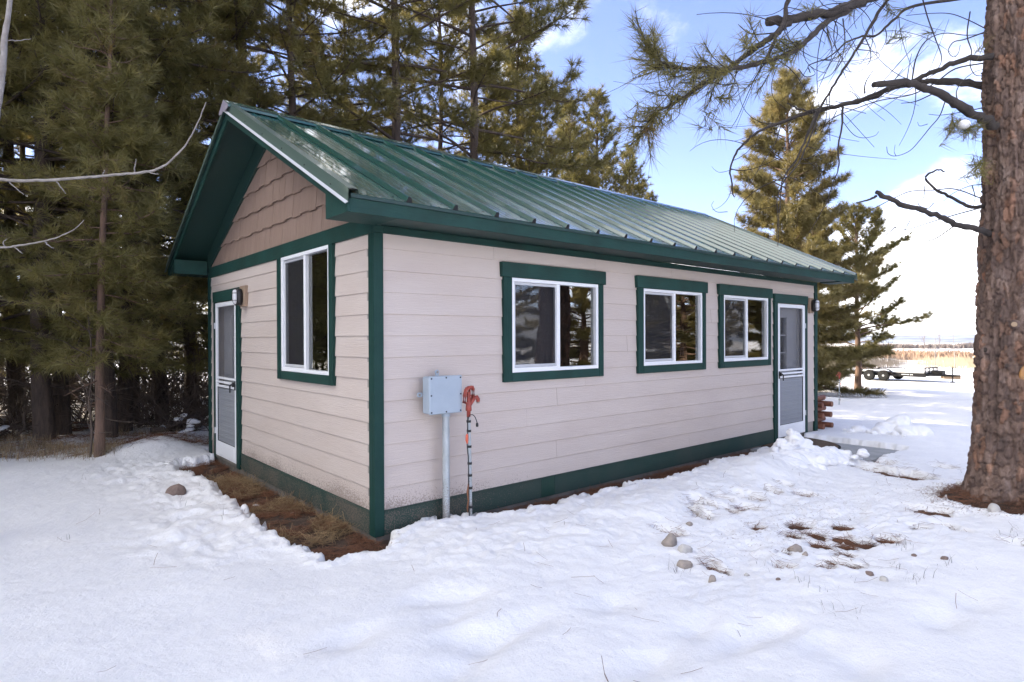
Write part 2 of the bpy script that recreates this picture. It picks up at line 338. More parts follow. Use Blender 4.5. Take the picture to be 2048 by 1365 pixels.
def snow_mat():
    m = bpy.data.materials.new('snow'); m.use_nodes = True; t = m.node_tree; t.nodes.clear()
    out = N(t, 'ShaderNodeOutputMaterial'); p = N(t, 'ShaderNodeBsdfPrincipled', Roughness=0.7); Lk(t, p.outputs[0], out.inputs[0])
    ge = N(t, 'ShaderNodeNewGeometry'); at = N(t, 'ShaderNodeAttribute', _attribute_name='litter')
    no = N(t, 'ShaderNodeTexNoise', Scale=3.2, Detail=8.0, Roughness=0.7); Lk(t, ge.outputs['Position'], no.inputs['Vector'])
    cr = N(t, 'ShaderNodeValToRGB'); e = cr.color_ramp.elements; e[0].position = .35; e[0].color = (.745, .742, .745, 1); e[1].position = .65; e[1].color = (.81, .805, .80, 1); Lk(t, no.outputs[0], cr.inputs[0])
    # bark crumbs and needle litter lying on the old snow where the attribute says so
    n2 = N(t, 'ShaderNodeTexNoise', Scale=42.0, Detail=4.0, Roughness=0.75); Lk(t, ge.outputs['Position'], n2.inputs['Vector'])
    add = N(t, 'ShaderNodeMath', _operation='MULTIPLY_ADD'); Lk(t, at.outputs['Fac'], add.inputs[0]); add.inputs[1].default_value = 0.30; Lk(t, n2.outputs[0], add.inputs[2])
    r = N(t, 'ShaderNodeMapRange'); 
    for i, v in enumerate((0.735, 0.80, 0.0, 0.8)): r.inputs[i+1].default_value = v
    Lk(t, add.outputs[0], r.inputs[0])
    mx = N(t, 'ShaderNodeMix', _data_type='RGBA'); Lk(t, r.outputs[0], mx.inputs[0]); Lk(t, cr.outputs[0], mx.inputs[6]); mx.inputs[7].default_value = (.24, .17, .13, 1)
    # far fields: dry grass showing through beyond the yard
    vl = N(t, 'ShaderNodeVectorMath', _operation='LENGTH'); Lk(t, ge.outputs['Position'], vl.inputs[0])
    fr = N(t, 'ShaderNodeMapRange'); 
    for i, v in enumerate((90.0, 240.0, 0.0, 1.0)): fr.inputs[i+1].default_value = v
    Lk(t, vl.outputs['Value'], fr.inputs[0])
    n3 = N(t, 'ShaderNodeTexNoise', Scale=0.012, Detail=6.0, Roughness=.65); Lk(t, ge.outputs['Position'], n3.inputs['Vector'])
    c3 = N(t, 'ShaderNodeValToRGB'); e = c3.color_ramp.elements; e[0].position = .48; e[0].color = (0, 0, 0, 1); e[1].position = .62; e[1].color = (1, 1, 1, 1); Lk(t, n3.outputs[0], c3.inputs[0])
    mu = N(t, 'ShaderNodeMath', _operation='MULTIPLY'); Lk(t, fr.outputs[0], mu.inputs[0]); Lk(t, c3.outputs[0], mu.inputs[1])
    m3 = N(t, 'ShaderNodeMix', _data_type='RGBA'); Lk(t, mu.outputs[0], m3.inputs[0]); Lk(t, mx.outputs[2], m3.inputs[6]); m3.inputs[7].default_value = (.42, .33, .22, 1)
    Lk(t, m3.outputs[2], p.inputs['Base Color'])
    nb = N(t, 'ShaderNodeTexNoise', Scale=17.0, Detail=10.0, Roughness=.72); Lk(t, ge.outputs['Position'], nb.inputs['Vector'])
    b = N(t, 'ShaderNodeBump', Strength=0.75, Distance=0.024); Lk(t, nb.outputs[0], b.inputs['Height']); Lk(t, b.outputs[0], p.inputs['Normal'])
    return m
SNOW = snow_mat()
SOIL = mat('bare_soil', (0.085, 0.052, 0.034), 0.95, var=(0.042, 0.027, 0.019), vscale=7, bump=1.0, bscale=45, bdist=0.03, coord='Object')

# ------------------------------------------------------------------ terrain
T72 = rad(72)
PINE = pix(2030, 1000, 5.66); PINE[2] = 0.0       # the big trunk on the right
LEN, WID = 7.94, 4.69
def base_h(x, y):
    t = (x-CAM[0])*sin(T72)+(y-CAM[1])*cos(T72)
    h = -1.02*sst(11.5, 21.0, t)-0.36*sst(24, 43, t)-1.0*sst(61, 80, t)-4.2*sst(90, 235, t)-2.2*sst(240, 560, t)-8.0*sst(600, 2100, t)
    r = np.hypot(x-CAM[0], y-CAM[1])
    h = h-0.8*sst(14, 60, r)*(1-sst(8, 20, t))
    return h+0.05*fbm(x*.35+3, y*.35, 3)*(1-sst(20, 200, r)*.5)
# soil strips along the walls: x0,x1,y0,y1
HOLES = []
def hole(px, py, rx, ry, d=0.12, a=0.0):
    p = gp(px, py, 0.07); HOLES.append((p[0], p[1], rx*.98, ry*1.15, d, a))
_z = lambda x, y: (1000+x*.5117, 880+y*.5117)
for (x, y, w) in [(775,257,46),(860,238,40),(960,222,66),(830,266,30),(905,272,40),(970,263,44),(745,275,44),(780,297,50),(1110,180,26),(1180,208,28),(1165,315,48),(1225,352,46),(1140,357,40),(1350,372,46),
                  (1355,397,40),(1435,392,62),(1250,393,48),(1515,382,50),(1686,270,100),(1340,330,30),(1640,338,30),(1740,330,34),(1305,467,44),(1360,482,50),(1275,488,28),(1110,488,36),
                  (820,483,34),(2035,415,60),(1735,110,44),(690,362,40),(625,355,30),(1345,436,36),(1800,350,28),(860,505,36),(1480,88,70),(1190,205,40),(1060,200,36),(1660,145,40), (1590,128,60), (1440,108,80), (1490,118,84), (1545,130,84), (1600,140,80), (1010,330,30),(1110,430,24)]:
    q = _z(x, y); D = (1.53*FPX)/(q[1]-680); r = w*.5117/FPX*D*0.5
    hole(q[0], q[1], r*1.05, r*1.15, 0.13)
def melt(x, y):
    """how strongly the snow has gone, 0..1 and above"""
    n1 = fbm(x*2.6, y*2.6, 4, .6); n2 = fbm(x*9+5, y*9, 3, .6); n3 = fbm(x*26+5, y*26, 2, .6)
    w = 0.13*n1+0.13*n2+0.05*n3
    # gable side: a wedge of ground below the eaves
    edge = 0.53+0.16*np.sin(y*1.5+.6)*0.5
    d1 = np.minimum(x+edge+0, 0.5)            # >0 inside
    d1 = np.minimum(d1, np.minimum(y+0.33-0.9*np.maximum(x+.10, 0), 4.22-y+0.25*x))
    # front strip below the eaves
    wfr = 0.40*sst(0.55, 1.6, x)+0.05*np.sin(x*2.3)-0.28*sst(5.2, 6.3, x)
    d2 = np.minimum(y+wfr, np.minimum(x-0.62, 6.3-x)); d2 = np.where((x > .2) & (y < .4), d2, -1.0)
    inside = np.where((x > -.02) & (x < LEN+.02) & (y > -.02) & (y < WID+.02), .3, -1.0)
    # around the big pine
    dx, dy = x-PINE[0], y-PINE[1]
    d3 = 0.56+0.14*np.maximum(-dx*.35-dy*.95, 0)-np.hypot(dx, dy)
    # beside the pad
    ca, sa = cos(-1.05), sin(-1.05)
    return np.maximum(np.maximum(d1, d2), np.maximum(d3, inside))+w*1.0
FOOT = [gp(*p, 0.1) for p in [(905,1240),(930,1205),(860,1207),(922,1345),(967,1298),(990,1280),(915,1283),(1500,1265),(1560,1258),(1720,1330),(1400,1255),(1880,1240),(1225,1205),(350,1040),(365,1085),(345,1010),(1650,1290),(1470,1290),(1950,1205),(1300,1330), (1060,1250), (700,1290)]]
def snow_h(x, y):
    b = base_h(x, y); t = (x-CAM[0])*sin(T72)+(y-CAM[1])*cos(T72)
    near = 1-sst(9, 16, np.hypot(x-1.5, y+1))
    dep = 0.115+0.015*fbm(x*.7, y*.7+4, 3, .45)+0.007*fbm(x*3.1+.8*y, y*4.5, 3, .6)*near
    # bank pushed up in front of the long wall
    bank = np.exp(-((y+0.80+0.12*np.sin(x*1.1))/0.42)**2)*sst(-0.75, 0.55, x)*(1-sst(5.6, 6.4, x))
    rough = np.exp(-((y+0.75)/0.75)**2)*sst(-0.7, .3, x)*(1-sst(6.0, 7.0, x))
    dep = dep+bank*(0.055+0.05*fbm(x*1.9, y*1.9+3, 3))*(.25+.75*sst(.6, 2.2, x))-.012*np.exp(-(((x-.5)/1.0)**2+((y+.45)/.5)**2))+rough*(0.035*fbm(x*6, y*6, 4, .65)+0.018*np.abs(fbm(x*17, y*17, 3, .6)))
    # the corner drift
    dep = dep+0.02*np.exp(-(((x-0.22)/0.62)**2+((y+0.36)/0.30)**2))+.0035*fbm(x*14, y*14+3, 4, .6)*near
    dep = dep+.12*np.exp(-((x-4.35)/.75)**2-((y+.95)/.30)**2)
    # drift at the far gable corner, ridge at the grove edge
    dep = dep+0.20*np.exp(-(((x+0.55)/0.45)**2+((y-5.15)/0.45)**2))
    gx = x+2.6+0.36*(y-4.9)
    # trampled line left of the soil
    tr = np.exp(-((x+0.95+0.12*np.sin(y*2))/0.42)**2)*sst(-.3, .6, y)*(1-sst(4.0, 5.0, y))
    dep = dep+tr*(0.05*fbm(x*5, y*5+8, 4, .6)+0.035*np.abs(fbm(x*11, y*11, 2)))
    # old thin icy snow between bank and pine
    thin = np.exp(-(((x-2.9)/2.2)**2+((y+2.15)/0.85)**2))
    dep = dep-thin*0.074+thin*0.042*fbm(x*4.5, y*9, 4, .65)+thin*.014*fbm(x*15, y*22, 3, .6)
    # berms by the track, further right
    dep = dep+(0.16+0.14*fbm(x*1.2, y*1.2, 4, .6))*np.exp(-((t-20.5)/1.0)**2)+(0.13+.16*fbm(x*.8, y*.8, 4, .6))*np.exp(-((t-27.5)/1.6)**2)
    # under the grove the cover is thin and littered
    grove = sst(4.9, 6.4, y+0.35*x+1.0)*(1-sst(9, 14, x))
    dep = dep-grove*(0.045-0.06*fbm(x*1.7, y*1.7, 4, .6))
    for p in FOOT:
        q = ((x-p[0])/.15)**2+((y-p[1])/.09)**2; m_ = q < 9
        if m_.any(): dep = dep-np.where(m_, 0.045*np.exp(-q), 0)
    for (hx, hy, rx, ry, hd, a) in HOLES:
        m_ = (np.abs(x-hx) < rx*3+.1) & (np.abs(y-hy) < ry*3+.1)
        if m_.any():
            xx = x[m_]; yy = y[m_]; wob = 1+0.55*fbm(xx*11, yy*11+hx, 3, .6)
            q = ((xx-hx)/(rx*wob+.015))**2+((yy-hy)/(ry*wob+.015))**2
            dep[m_] = dep[m_]-(dep[m_]+0.05)*np.exp(-q**1.5)
    pn = 0.10*fbm(x*4, y*4+2, 3, .6)+.03*fbm(x*15, y*15, 2); pd = np.minimum(np.minimum(x-5.95, 7.32-x), y+1.47)+pn; pd = np.where(y < .03, pd, -1)
    dep = dep-(dep+.02)*sst(-.05, .07, pd)
    m = melt(x, y)
    e = sst(-0.07, 0.05, m)
    lip = np.exp(-((m+0.10)/0.06)**2)*0.025
    dep = (dep+lip*near)*(1-e)-0.06*e
    return b+dep
def lines(segs):
    out = [segs[0][0]]
    for a, b, s0, s1 in segs:
        x = a
        while x < b-1e-6:
            f = (x-a)/(b-a); x = min(b, x+s0+(s1-s0)*f); out.append(x)
    return np.array(out)
def grow(a, s, g, end):
    o = []; x = a
    while x < end: x += s; s *= g; o.append(x)
    return o
gxl = lines([(-9, -3.0, .10, .05), (-3.0, -1.4, .05, .022), (-1.4, 5.2, .022, .022), (5.2, 9.0, .024, .05), (9, 16, .05, .13)])
gxl = np.concatenate([-np.array(grow(9, .14, 1.16, 5200))[::-1], gxl, np.array(grow(16, .16, 1.06, 120)), ])
gxl = np.concatenate([gxl, np.array(grow(gxl[-1], 9, 1.16, 5200))])
gyl = lines([(-7, -4.2, .12, .05), (-4.2, -2.9, .04, .024), (-2.9, 0.4, .021, .022), (0.4, 4.7, .03, .035), (4.7, 11, .05, .11)])
gyl = np.concatenate([-np.array(grow(7, .16, 1.13, 5200))[::-1], gyl, np.array(grow(11, .14, 1.10, 5200))])
GX, GY = np.meshgrid(gxl, gyl, indexing='ij')
GZ = snow_h(GX.ravel().copy(), GY.ravel().copy())
nx, ny = len(gxl), len(gyl)
def grid_faces(nx, ny):
    i = np.arange(nx-1)[:, None]*ny; j = np.arange(ny-1)[None, :]
    return np.stack([i+j, i+ny+j, i+ny+j+1, i+j+1], -1).reshape(-1, 4)
me = np_mesh('snow_ground', np.stack([GX.ravel(), GY.ravel(), GZ], -1), grid_faces(nx, ny), True); me.materials.append(SNOW)
xs, ys = GX.ravel(), GY.ravel()
lit = np.exp(-(((xs-2.9)/2.3)**2+((ys+1.9)/0.8)**2))*.55+sst(4.9, 6.6, ys+.35*xs+1.0)*(1-sst(9, 16, np.hypot(xs-1, ys-2)*.7))*.75+np.exp(-(np.hypot(xs-PINE[0], ys-PINE[1])/.85)**2)*.6+sst(-.35, -.02, melt(xs, ys))*.45
at = me.attributes.new('litter', 'FLOAT', 'POINT'); at.data.foreach_set('value', np.clip(lit, 0, 1).astype(np.float32))
ob('snow_ground', me, kind='structure', label='snow covered yard with melted patches')
def soil_h(x, y):
    return base_h(x, y)+0.02*fbm(x*3, y*3+6, 4, .6)+0.014*fbm(x*13, y*13, 3, .6)+0.17*np.exp(-(np.hypot(x-PINE[0], y-PINE[1])/.55)**2)
sx = np.arange(-1.9, 8.6, .03); sy = np.arange(-4.6, 5.4, .03); SX, SY = np.meshgrid(sx, sy, indexing='ij')
SZ = soil_h(SX.ravel(), SY.ravel())+0.012
me = np_mesh('bare_soil', np.stack([SX.ravel(), SY.ravel(), SZ], -1), grid_faces(len(sx), len(sy)), True); me.materials.append(SOIL)
ob('bare_soil', me, kind='structure', label='brown bare soil showing along the walls')
def gz(x, y): return float(snow_h(np.array([float(x)]), np.array([float(y)]))[0])
def top(x, y): return max(gz(x, y), float(soil_h(np.array([float(x)]), np.array([float(y)]))[0])+.012)

# ================================================================== the house
house = empty('small_house', (0, 0, 0), label='small single storey house with green metal roof and beige lap siding', cat='house')
ZB, ZT, EXPO = 0.25, 2.43, 0.172
GAB = dict(loc=(0, WID, 0), rot=(0, 0, -pi/2))     # gable wall frame: local x = WID - y
FR = dict(loc=(0, 0, 0), rot=(0, 0, 0))
def part(name, mb, mats, frame, parent=None, **k):
    """a part in wall coordinates (x along the wall, -y outwards)"""
    me = mb.mesh(name, mats)
    return ob(name, me, parent or house, frame['loc'] if parent is None else None, frame['rot'] if parent is None else None, **k)
WIN_F = [(1.403, 2.600, 1.285, 2.165), (3.364, 4.565, 1.285, 2.165), (5.068, 6.275, 1.285, 2.165)]
DOOR_F = (6.562, 7.452, 0.118, 2.100)
WIN_G = (WID-1.950, WID-0.800, 1.283, 2.428)
DOOR_G = (WID-4.29, WID-3.425, 0.105, 2.072)

def core(x0, x1, z0, z1, ops, y0, y1, top=None):
    """a wall with openings as a grid of blocks"""
    mb = MB(); xs = sorted({x0, x1, *[o[0] for o in ops], *[o[1] for o in ops]}); zs = sorted({z0, z1, *[o[2] for o in ops], *[o[3] for o in ops]})
    for a, b in zip(xs, xs[1:]):
        z = None
        for c, d in zip(zs, zs[1:]):
            hole = any(o[0]-1e-6 <= a and b <= o[1]+1e-6 and o[2]-1e-6 <= c and d <= o[3]+1e-6 for o in ops)
            if not hole and z is None: z = c
            if hole and z is not None: mb.box(a, b, y0, y1, z, c); z = None
        if z is not None: mb.box(a, b, y0, y1, z, z1)
    return mb
wmat = [INT]
part('wall', core(0.02, LEN-.02, 0.07, 2.48, WIN_F+[DOOR_F], .036, .15), wmat, FR)
part('wall', core(0.02, WID-.151, 0.07, 2.48, [WIN_G, DOOR_G], .036, .15), wmat, GAB)
part('wall', MB().box(.02, LEN-.02, WID-.15, WID-.03, .07, 2.48), [SIDING], FR)
part('wall', MB().box(LEN-.15, LEN-.03, .151, WID-.151, .07, 2.48), [SIDING], FR)
part('foundation', MB().box(.012, LEN-.012, .012, WID-.012, -.9, .068), [FOUND], FR)
part('interior_floor', MB().box(.152, LEN-.152, .152, WID-.152, .07, .10), [INT], FR)
part('ceiling', MB().box(.152, LEN-.152, .152, WID-.152, 2.49, 2.52), [INT], FR)

# ---- lap siding: each board its own object
rsd = random.Random(3)
def siding(x0, x1, ops, joints, frame, ztop):
    k = 0
    while True:
        z0 = ZB+EXPO*k
        if z0 > ztop-.02: break
        z1 = min(z0+EXPO+.017, ztop); zv = min(z0+EXPO, ztop)
        cuts = [x0, *sorted(joints.get(k, [])), x1]
        for a, b in zip(cuts, cuts[1:]):
            a += .0012; b -= .0012
            # solid spans between openings, with the board notched where an opening takes only some of its height
            spans = [(a, b, z0, z1)]
            for o in ops:
                new = []
                for s in spans:
                    if o[1] <= s[0] or o[0] >= s[1] or o[3] <= s[2]+.004 or o[2] >= s[3]-.018: new.append(s); continue
                    if o[0] > s[0]: new.append((s[0], o[0], s[2], s[3]))
                    if o[1] < s[1]: new.append((o[1], s[1], s[2], s[3]))
                    if o[2] > s[2]+.03: new.append((max(o[0], s[0]), min(o[1], s[1]), s[2], o[2]))
                    if o[3] < s[3]-.03: new.append((max(o[0], s[0]), min(o[1], s[1]), o[3], s[3]))
                spans = new
            # touching spans belong to one board; gaps split boards
            spans.sort(); groups = []
            for s in spans:
                if groups and s[0] <= max(q[1] for q in groups[-1])+1e-5: groups[-1].append(s)
                else: groups.append([s])
            for gsp in groups:
                mb = MB(); jit = rsd.uniform(-.0012, .0012)
                for (sa, sb, sc, sd_) in gsp:
                    yf = lambda z: .013+jit+.010*(z-z0)/EXPO
                    poly = [(yf(sc)+.0025, sc), (yf(sc), sc+.003), (yf(sd_), sd_), (yf(sd_)+.008, sd_), (yf(sc)+.010, sc)]
                    mb.prism(poly, 0, sa, sb)
                part('siding_board', mb, [SIDING], frame)
        k += 1
siding(.086, LEN-.100, WIN_F+[DOOR_F], {12: [1.207, 2.574, 3.946, 5.309, 6.374], 5: [2.416], 4: [2.006], 3: [1.601], 1: [1.997], 0: [4.3], 7: [3.1], 9: [4.8], 2: [4.9]}, FR, ZT)
siding(.110, WID-.096, [WIN_G, DOOR_G], {}, GAB, ZT)

# ---- green boards
def board(name, x0, x1, z0, z1, frame, y0=0.0, y1=.034, m=None, **k):
    return part(name, MB().box(x0, x1, y0, y1, z0, z1, ch=.003), [m or GREEN], frame, **k)
part('corner_board', MB().box(0, .085, 0, .034, ZB-.19, 2.429, ch=.003), [GREENV], FR)
part('corner_board', MB().box(LEN-.1, LEN-.001, 0, .034, ZB-.25, 2.429, ch=.003), [GREENV], FR)
part('corner_board', MB().box(WID-.095, WID-.0345, .0015, .034, ZB-.19, 2.429, ch=.003), [GREENV], GAB)
part('corner_board', MB().box(0.001, .11, .001, .034, ZB-.25, 2.429, ch=.003), [GREENV], GAB)
board('frieze_board', .0855, LEN-.001, ZT, 2.489, FR, .003, .033)
board('frieze_board', .002, WID-.0355, ZT, 2.567, GAB, .003, .033)
board('frieze_board', .0, .0845, ZT, 2.489, FR, .0005, .033)
for a, b, m_, lab in ((.0855, 1.776, SKIRT, None), (1.777, 1.956, SKIRTNEW, 'freshly painted darker green patch of skirt board'), (1.957, 6.46, SKIRT, None)):
    o = board('skirt_board', a, b, ZB-.186, ZB-.001, FR, .002, .033, m_)
    if lab: o['label'] = lab
board('skirt_board', 1.395, WID-.096, ZB-.186, ZB-.001, GAB, .003, .033, SKIRT)
board('skirt_cap', .0855, 6.46, ZB-.0005, ZB+.008, FR, -.004, .030, SKIRT)

# ---- gable shingles
def roof_z(y): return 2.60+.508*((y+.40) if y < WID/2 else (WID+.40-y))
RIDGE = roof_z(WID/2)
rows = [2.565, 2.792, 3.024, 3.258, 3.49]
def halfw(z): return (RIDGE-.27-z)/.508          # half width of the gable triangle at height z
rs2 = random.Random(11)
for k, z0 in enumerate(rows):
    z1 = (rows[k+1] if k+1 < len(rows) else RIDGE-.27)+.02
    hw = halfw(z0); x = WID/2-hw; up = k % 2
    while x < WID/2+hw-.01:
        w = rs2.choice([.15, .20, .22, .165, .19]); xe = min(x+w, WID/2+hw); up = 1-up
        zb = z0+(.016 if up and k else 0.0)
        def hgt(xx): return min(z1, RIDGE-.27-abs(xx-WID/2)*.508)
        pts = [(x+.0015, zb), (xe-.0015, zb), (xe-.0015, max(hgt(xe), zb+.002))]
        if x < WID/2 < xe: pts.append((WID/2, hgt(WID/2)))
        pts.append((x+.0015, max(hgt(x), zb+.002)))
        n = len(pts); yb = .012+rs2.uniform(-.0015, .0015); V = []
        for (a, b) in pts: V.append((a, yb+.020*(b-z0)/.235, b))
        for (a, b) in pts: V.append((a, yb+.020*(b-z0)/.235+.009, b))
        mb = MB().add(V, [tuple(range(n))[::-1], tuple(range(n, 2*n))]+[(i, (i+1) % n, n+(i+1) % n, n+i) for i in range(n)])
        part('shingle', mb, [SHINGLE], GAB); x = xe
# gable sheathing behind the shingles
part('gable_wall', MB().prism([(.02, 2.481), (WID-.02, 2.481), (WID/2, RIDGE-.16)], 1, .05, .10), [SIDING], GAB)
part('gable_wall', MB().prism([(.02, 2.481), (WID-.02, 2.481), (WID/2, RIDGE-.16)], 1, -LEN+.03, -LEN+.1), [SIDING], dict(loc=(0, WID, 0), rot=(0, 0, -pi/2)))

# ---- windows
def window(fr, frame, sill=True, head=True, room=True, trim=True, tall=False):
    x0, x1, z0, z1 = fr; xm = (x0+x1)/2; fw = .034
    mb = MB()
    for a, b, c, d in ((x0, x1, z0, z0+fw), (x0, x1, z1-fw, z1), (x0, x0+fw, z0+fw, z1-fw), (x1-fw, x1, z0+fw, z1-fw)): mb.box(a, b, -.006, .07, c, d, ch=.003)
    mb.box(xm-.008, xm+.036, .000, .06, z0+fw, z1-fw, ch=.003)          # meeting stile of the fixed half
    mb.box(x0+fw, xm, .000, .012, z0+fw-.004, z0+fw+.010)               # track lip
    w = part('window', mb, [VINYL], frame)
    # casing
    t = 'trim_board'
    if head: ob(t, MB().box(x0-.126, x1+.106, -.024, .030, z1+.001, z1+.138, ch=.004).mesh(t, [GREEN]), w)
    zt_ = z1 if head else min(z1, ZT-.001)
    ob(t, MB().box(x0-.10, x0-.001, -.014, .030, z0-.084, zt_, ch=.003).mesh(t, [GREENV]), w)
    ob(t, MB().box(x1+.001, x1+.075, -.014, .030, z0-.084, zt_, ch=.003).mesh(t, [GREENV]), w)
    ob(t, MB().box(x0-.0005, x1+.0005, -.013, .030, z0-.084, z0-.001, ch=.003).mesh(t, [GREEN]), w)
    # sliding sash on the left half
    s = .026; a, b, c, d = x0+fw+.001, xm+.010, z0+fw+.011, z1-fw-.001; mb = MB()
    for q in ((a, b, c, c+s), (a, b, d-s, d), (a, a+s, c+s, d-s), (b-s, b, c+s, d-s)): mb.box(q[0], q[1], .016, .040, q[2], q[3], ch=.002)
    ob('sliding_sash', mb.mesh('sliding_sash', [SASHG]), w)
    ob('glass_pane', MB().box(a+s, b-s, .026, .030, c+s, d-s).mesh('glass_pane', [GLASS]), w)
    ob('insect_screen', MB().add([(a+s, .019, c+s), (b-s, .019, c+s), (b-s, .019, d-s), (a+s, .019, d-s)], [(0, 1, 2, 3)]).mesh('insect_screen', [SCREEN]), w)
    ob('glass_pane', MB().box(xm+.036, x1-fw, .034, .038, z0+fw, z1-fw).mesh('glass_pane', [GLASS]), w)
    return w
def curtain(w, x0, x1, z0, z1, y=.17, seed=0):
    rr = random.Random(seed); n = 40; V = []; F = []
    for i in range(n+1):
        x = x0+(x1-x0)*i/n; yy = y+.018*sin(i*1.1+rr.random()*.8)
        V += [(x, yy, z0), (x, yy, z1)]
    for i in range(n): F.append((2*i, 2*i+2, 2*i+3, 2*i+1))
    ob('curtain', MB().add(V, F, smooth=True).mesh('curtain', [CURT]), w)
w1 = window(WIN_F[0], FR); curtain(w1, 1.72, 2.20, 1.22, 2.25, seed=1)
w2 = window(WIN_F[1], FR); curtain(w2, 3.2, 3.45, 1.22, 2.25, seed=2)
w3 = window(WIN_F[2], FR); curtain(w3, 4.95, 5.6, 1.22, 2.25, seed=3)
wg = window(WIN_G, GAB, head=False)

# ---- screen doors
def door(fr, frame, hinge_left, lever_x, trim_l, trim_r, head_h, sill_depth=.0):
    x0, x1, z0, z1 = fr
    st = .058; mb = MB()
    for a, b, c, d in ((x0, x0+st, z0, z1), (x1-st, x1, z0, z1), (x0+st, x1-st, z1-st*.9, z1), (x0+st, x1-st, z0, .295)): mb.box(a, b, -.012, .018, c, d, ch=.004)
    for zc in (1.112, 1.060, 1.008): mb.box(x0+st, x1-st, -.008, .014, zc-.014, zc+.014, ch=.004)
    mb.box(x0+st+.03, x1-st-.03, -.016, -.012, z0+.03, .265)
    d = part('screen_door', mb, [VINYL], frame)
    t = 'trim_board'
    ob(t, MB().box(x0-trim_l, x1+trim_r, -.022, .030, z1+.012, z1+head_h, ch=.004).mesh(t, [GREEN]), d)
    ob(t, MB().box(x0-trim_l+.004, x0-.003, -.014, .030, .06, z1+.0115, ch=.003).mesh(t, [GREENV]), d)
    ob(t, MB().box(x1+.003, x1+trim_r-.004, -.014, .030, .06, z1+.0115, ch=.003).mesh(t, [GREENV]), d)
    a, b = x0+st, x1-st
    ob('insect_screen', MB().add([(a, .006, 1.126), (b, .006, 1.126), (b, .006, z1-st*.9), (a, .006, z1-st*.9)], [(0, 1, 2, 3)]).mesh('insect_screen', [SCREEND]), d)
    # ribbed lower panel, each rib a shallow fold
    mb = MB(); n = 30; zz = np.linspace(.297, .992, n+1)
    for i in range(n): mb.prism([(.010, zz[i]), (.002+.002*((i*7) % 3), zz[i]+.006), (.006, zz[i+1])], 0, a, b)
    ob('ribbed_panel', mb.mesh('ribbed_panel', [PANELG]), d)
    mb = MB()
    for q in ((a, b, .985, .995), (a, b, .295, .303), (a, a+.008, .303, .985), (b-.008, b, .303, .985)): mb.box(q[0], q[1], -.004, .004, q[2], q[3])
    ob('panel_bead', mb.mesh('panel_bead', [BLACK]), d)
    hx = x0 if hinge_left else x1; mb = MB()
    for zc in (1.78, .42): mb.box(hx-.018, hx+.018, -.020, -.012, zc-.035, zc+.035, ch=.003); mb.tube([(hx, -.022, zc-.04), (hx, -.022, zc+.04)], .006, 8)
    ob('hinge', mb.mesh('hinge', [SASHG]), d)
    lx = x1-st*.5 if hinge_left else x0+st*.5; sg = -1 if hinge_left else 1; mb = MB()
    mb.box(lx-.018, lx+.018, -.022, -.012, .99, 1.10, ch=.004); mb.tube([(lx, -.02, 1.06), (lx, -.06, 1.06), (lx+sg*.005, -.072, 1.05), (lx+sg*.01, -.07, .965)], [.012, .011, .010, .008], 8)
    mb.box(lx-.012, lx+.012, -.05, -.02, 1.03, 1.085, ch=.004)
    ob('door_latch', mb.mesh('door_latch', [BLACK]), d)
    # threshold
    part('door_sill', MB().box(x0-.02, x1+.02, -.012, .10, .069, z0-.006, ch=.004), [FOUND], frame)
    # the inner door set back in its jamb, with a six light window
    yb = .095; mb = MB(); gx0, gx1, gz0, gz1 = (x0+.13, x0+.47, 1.10, 1.90) if not hinge_left else (x0+.38, x0+.72, 1.10, 1.90)
    for q in ((x0, gx0, z0, z1), (gx1, x1-.04, z0, z1), (gx0, gx1, z0, gz0), (gx0, gx1, gz1, z1)): mb.box(q[0], q[1], yb, yb+.045, q[2], q[3])
    for i in (1,): x = gx0+(gx1-gx0)*i/2; mb.box(x-.011, x+.011, yb+.008, yb+.03, gz0, gz1)
    for i in (1, 2): z = gz0+(gz1-gz0)*i/3; mb.box(gx0, gx1, yb+.008, yb+.03, z-.011, z+.011)
    for q in ((gx0-.035, gx0-.008, gz0-.035, gz1+.035), (gx1+.008, gx1+.035, gz0-.035, gz1+.035)): mb.box(q[0], q[1], yb-.010, yb, q[2], q[3])
    for q in ((gz0-.035, gz0-.008), (gz1+.008, gz1+.035)): mb.box(gx0-.008, gx1+.008, yb-.010, yb, q[0], q[1])
    mb.box(x1-.04, x1, yb-.03, yb+.05, z0, z1)
    i_ = part('inner_door', mb, [DOORP], frame)
    ob('glass_pane', MB().box(gx0, gx1, yb+.032, yb+.036, gz0, gz1).mesh('glass_pane', [GLASS]), i_)
    return d
door(DOOR_F, FR, False, 0, .104, .094, .145)
door(DOOR_G, GAB, True, 0, .085, .12, .148)

